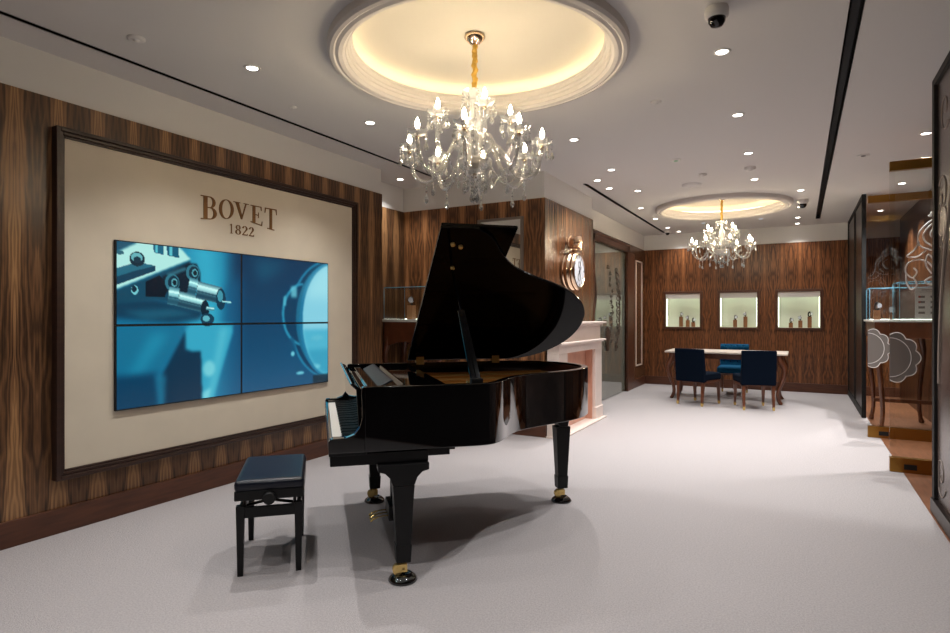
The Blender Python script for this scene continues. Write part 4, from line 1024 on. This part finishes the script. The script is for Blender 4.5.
# far wall niches
NI = ['left niche', 'middle niche', 'right niche']
HT = [[(.42, .20), (.62, .13), (.78, .09)], [(.40, .14), (.68, .20)], [(.31, .09), (.54, .13), (.76, .20)]]
for k, (a, b_) in enumerate(NICHES):
    w_ = b_ - a; e = tag(empty('display_niche', (a, YB - .01, NZ0)), 'glowing pale green wall display niche, ' + ['left', 'middle', 'right'][k] + ' of three in the far wall', 'display niche', 'display niches in the far wall')
    hh = NZ1 - NZ0; dp = .26; f_ = .045
    MB().box(-f_, -.02, -f_, 0, .012, hh + f_).box(w_, -.02, -f_, w_ + f_, .012, hh + f_).box(0, -.02, -f_, w_, .012, 0).box(0, -.02, hh, w_, .012, hh + f_).build('frame', MT['base'], e, bevel=.004)
    MB().box(0, dp, 0, w_, dp + .01, hh).box(-.012, .02, -.012, 0, dp, hh).box(w_, .02, -.012, w_ + .012, dp, hh).box(-.012, .02, -.012, w_ + .012, dp, 0).box(0, .02, hh, w_, dp, hh + .012).build('lining', MT['nicheback'], e)
    MB().box(.004, .09, .02, .012, .10, hh - .02).box(w_ - .012, .09, .02, w_ - .004, .10, hh - .02).box(.03, .10, hh - .012, w_ - .03, .13, hh - .004).build('light_strip', MT['nled'], e)
    MB().box(0.0, .005, hh - .10, w_, .025, hh).build('pelmet', MT['mould'], e)
    nm = len(HT[k])
    for j, (fx, h) in enumerate(HT[k]):
        x = a + w_ * fx; y = YB + .12
        word = {.20: 'tallest', .13: 'middle-height', .14: 'shorter', .09: 'shortest'}[h]
        if k == 1 and h == .20: word = 'taller'
        stand(x, y, NZ0, h, .033, word + ' walnut block in the ' + NI[k], 'watch display blocks')
        watch(x, y, NZ0 + h + .0005, .034, 'watch on the ' + word + ' block in the ' + NI[k], 'displayed watches', [.5, -.3, .8][j])

# showcase in the right bay
rb = tag(empty('bay_console', (1.1, 8.75, 0)), 'dark console with glass boxes seen through the right-hand glass doors', 'display case')
MB().box(-.36, -.55, 1.285, .345, .60, 1.31).build('white_top', MT['white'], rb, bevel=.003)
MB().box(-.34, -.53, 1.10, .34, -.51, 1.285).box(-.34, .56, 1.10, .34, .58, 1.285).box(-.34, -.51, 1.10, -.32, .56, 1.285).box(.32, -.51, 1.10, .34, .56, 1.285).build('apron', MT['furn'], rb, bevel=.003)
for x in (-.27, .24):
    for y in (-.48, .52): cab(x, y, 1.12, 1.3, (1 if x > 0 else -1) * .5, (1 if y > 0 else -1) * .3, 'leg', rb)
MB().box(-.30, -.02, .30, .30, .02, .34).build('stretcher', MT['furn'], rb)
glassbox(rb, -.33, .15, 1.3105, .30, .56, 1.70)
glassbox(rb, -.10, -.50, 1.3105, .32, .05, 1.74)
MB().box(-.30, .545, 1.311, .28, .553, 1.316).box(-.08, .03, 1.311, .30, .036, 1.316).build('case_light', MT['nled'], rb)
pc = tag(empty('price_card', (1.15, 8.225, 1.32)), 'white printed card with rows of small pictures in the right-hand showcase', 'card')
MB().box(-.01, 0, 0, .24, .004, .36).build('sheet', MT['paper'], pc)
MB().box(0, .004, 0, .23, .02, .004).build('foot', MT['paper'], pc)
mb = MB().box(.05, -.001, .325, .18, 0, .333).box(.03, -.001, .305, .20, 0, .309)
for r_ in range(4):
    for c_ in range(2): mb.box(.02 + c_ * .11, -.001, .06 + r_ * .06, .08 + c_ * .11, 0, .085 + r_ * .06)
mb.build('printing', MT['ink'], pc)
MB().box(.02, -.0015, .245, .04, -.0005, .262).box(.02, -.0015, .185, .04, -.0005, .20).build('red_spots', MT['red'], pc)
stand(.86, 9.05, 1.3105, .12, .035, 'walnut block at left in the right-hand showcase', 'watch display blocks')
watch(.86, 9.05, 1.431, .04, 'silver watch at left in the right-hand showcase', 'displayed watches', .5)
stand(1.02, 8.98, 1.3105, .06, .035, 'low walnut block left of the printed card in the right-hand showcase', 'watch display blocks')
watch(1.02, 8.98, 1.371, .045, 'silver watch on the low block beside the printed card', 'displayed watches', -.2)

# ------------------------------------------------------------------ meeting table and chairs
tb = tag(empty('meeting_table', (-1.06, 10.42, 0)), 'walnut meeting table with pale stone top and curved legs', 'table')
MB().box(-.90, -.42, .755, .90, .42, .785).build('table_top', MT['marble'], tb, bevel=.008)
apz = [(-.80, .755), (.80, .755), (.80, .60), (.60, .655), (.3, .67), (-.3, .67), (-.60, .655), (-.80, .60)]
MB().prism(apz, -.36, -.335, 'y').prism(apz, .335, .36, 'y').box(-.80, -.335, .64, -.775, .335, .755).box(.775, -.335, .64, .80, .335, .755).build('apron', MT['furn'], tb, bevel=.003)
for x in (-.78, .78):
    for y in (-.34, .34):
        sx_ = 1 if x > 0 else -1
        pts = catmull([(x, y, .755), (x + .02 * sx_, y, .66), (x + .075 * sx_, y, .54), (x + .05 * sx_, y, .38), (x - .01 * sx_, y, .20), (x - .01 * sx_, y, .08), (x + .03 * sx_, y, .0)], 5)
        n_ = len(pts); MB().tube(pts, [.062 - .034 * min(1, i / (n_ * .6)) for i in range(n_)], 8).build('leg', MT['furn'], tb)
def chair(x, y, rz, m, label, tufted=False):
    e = empty('dining_chair', (x, y, 0), rz)
    MB().box(-.235, -.22, .375, .235, .26, .49).build('seat', m, e, bevel=.03, seg=3)
    MB().prism([(-.265, .36), (-.17, .36), (-.19, .50), (-.235, .86), (-.30, .86), (-.275, .50)], -.235, .235, 'x').build('backrest', m, e, bevel=.015, seg=3)
    MB().box(-.225, -.21, .345, .225, .25, .378).build('seat_rail', MT['furn'], e, bevel=.003)
    for lx in (-.20, .20):
        for ly, out in ((-.22, -.03), (.225, .015)):
            lg = MB().frustum((lx, ly + out, .045), (.015, .015), (lx, ly, .35), (.024, .024)).build('leg', MT['furn'], e, bevel=.003)
            MB().frustum((lx, ly + out * 1.15, 0), (.013, .013), (lx, ly + out, .05), (.0165, .0165)).build('brass_cap', MT['brass'], lg)
    if tufted:
        mb = MB()
        for r_ in range(3):
            for c_ in range(4): mb.sphere((-.165 + .11 * c_, -.178 - .018 * r_, .56 + .1 * r_), .012, n=8, m=5)
        mb.build('tufting_buttons', MT['velvet'], e)
        mb = MB()
        for r_ in range(3):
            for c_ in range(5):
                mb.sphere((-.19 + .095 * c_, -.190 - .018 * r_, .60 + .1 * r_), .045, sy=.35, n=10, m=6)
        mb.build('tufted_pads', m, e)
    return tag(e, label, 'chair', 'chairs around the meeting table')
# prism along x uses (y,z) pairs, so the backrest profile above is in y,z
chair(-1.375, 9.63, math.radians(-22), MT['velvet'], 'navy upholstered dining chair at left front of the meeting table, back to the camera')
chair(-.60, 9.57, math.radians(19), MT['velvet'], 'navy upholstered dining chair at right front of the meeting table, back to the camera')
chair(-1.02, 11.12, PI, MT['velvet2'], 'bright blue tufted dining chair behind the meeting table, facing the camera', True)
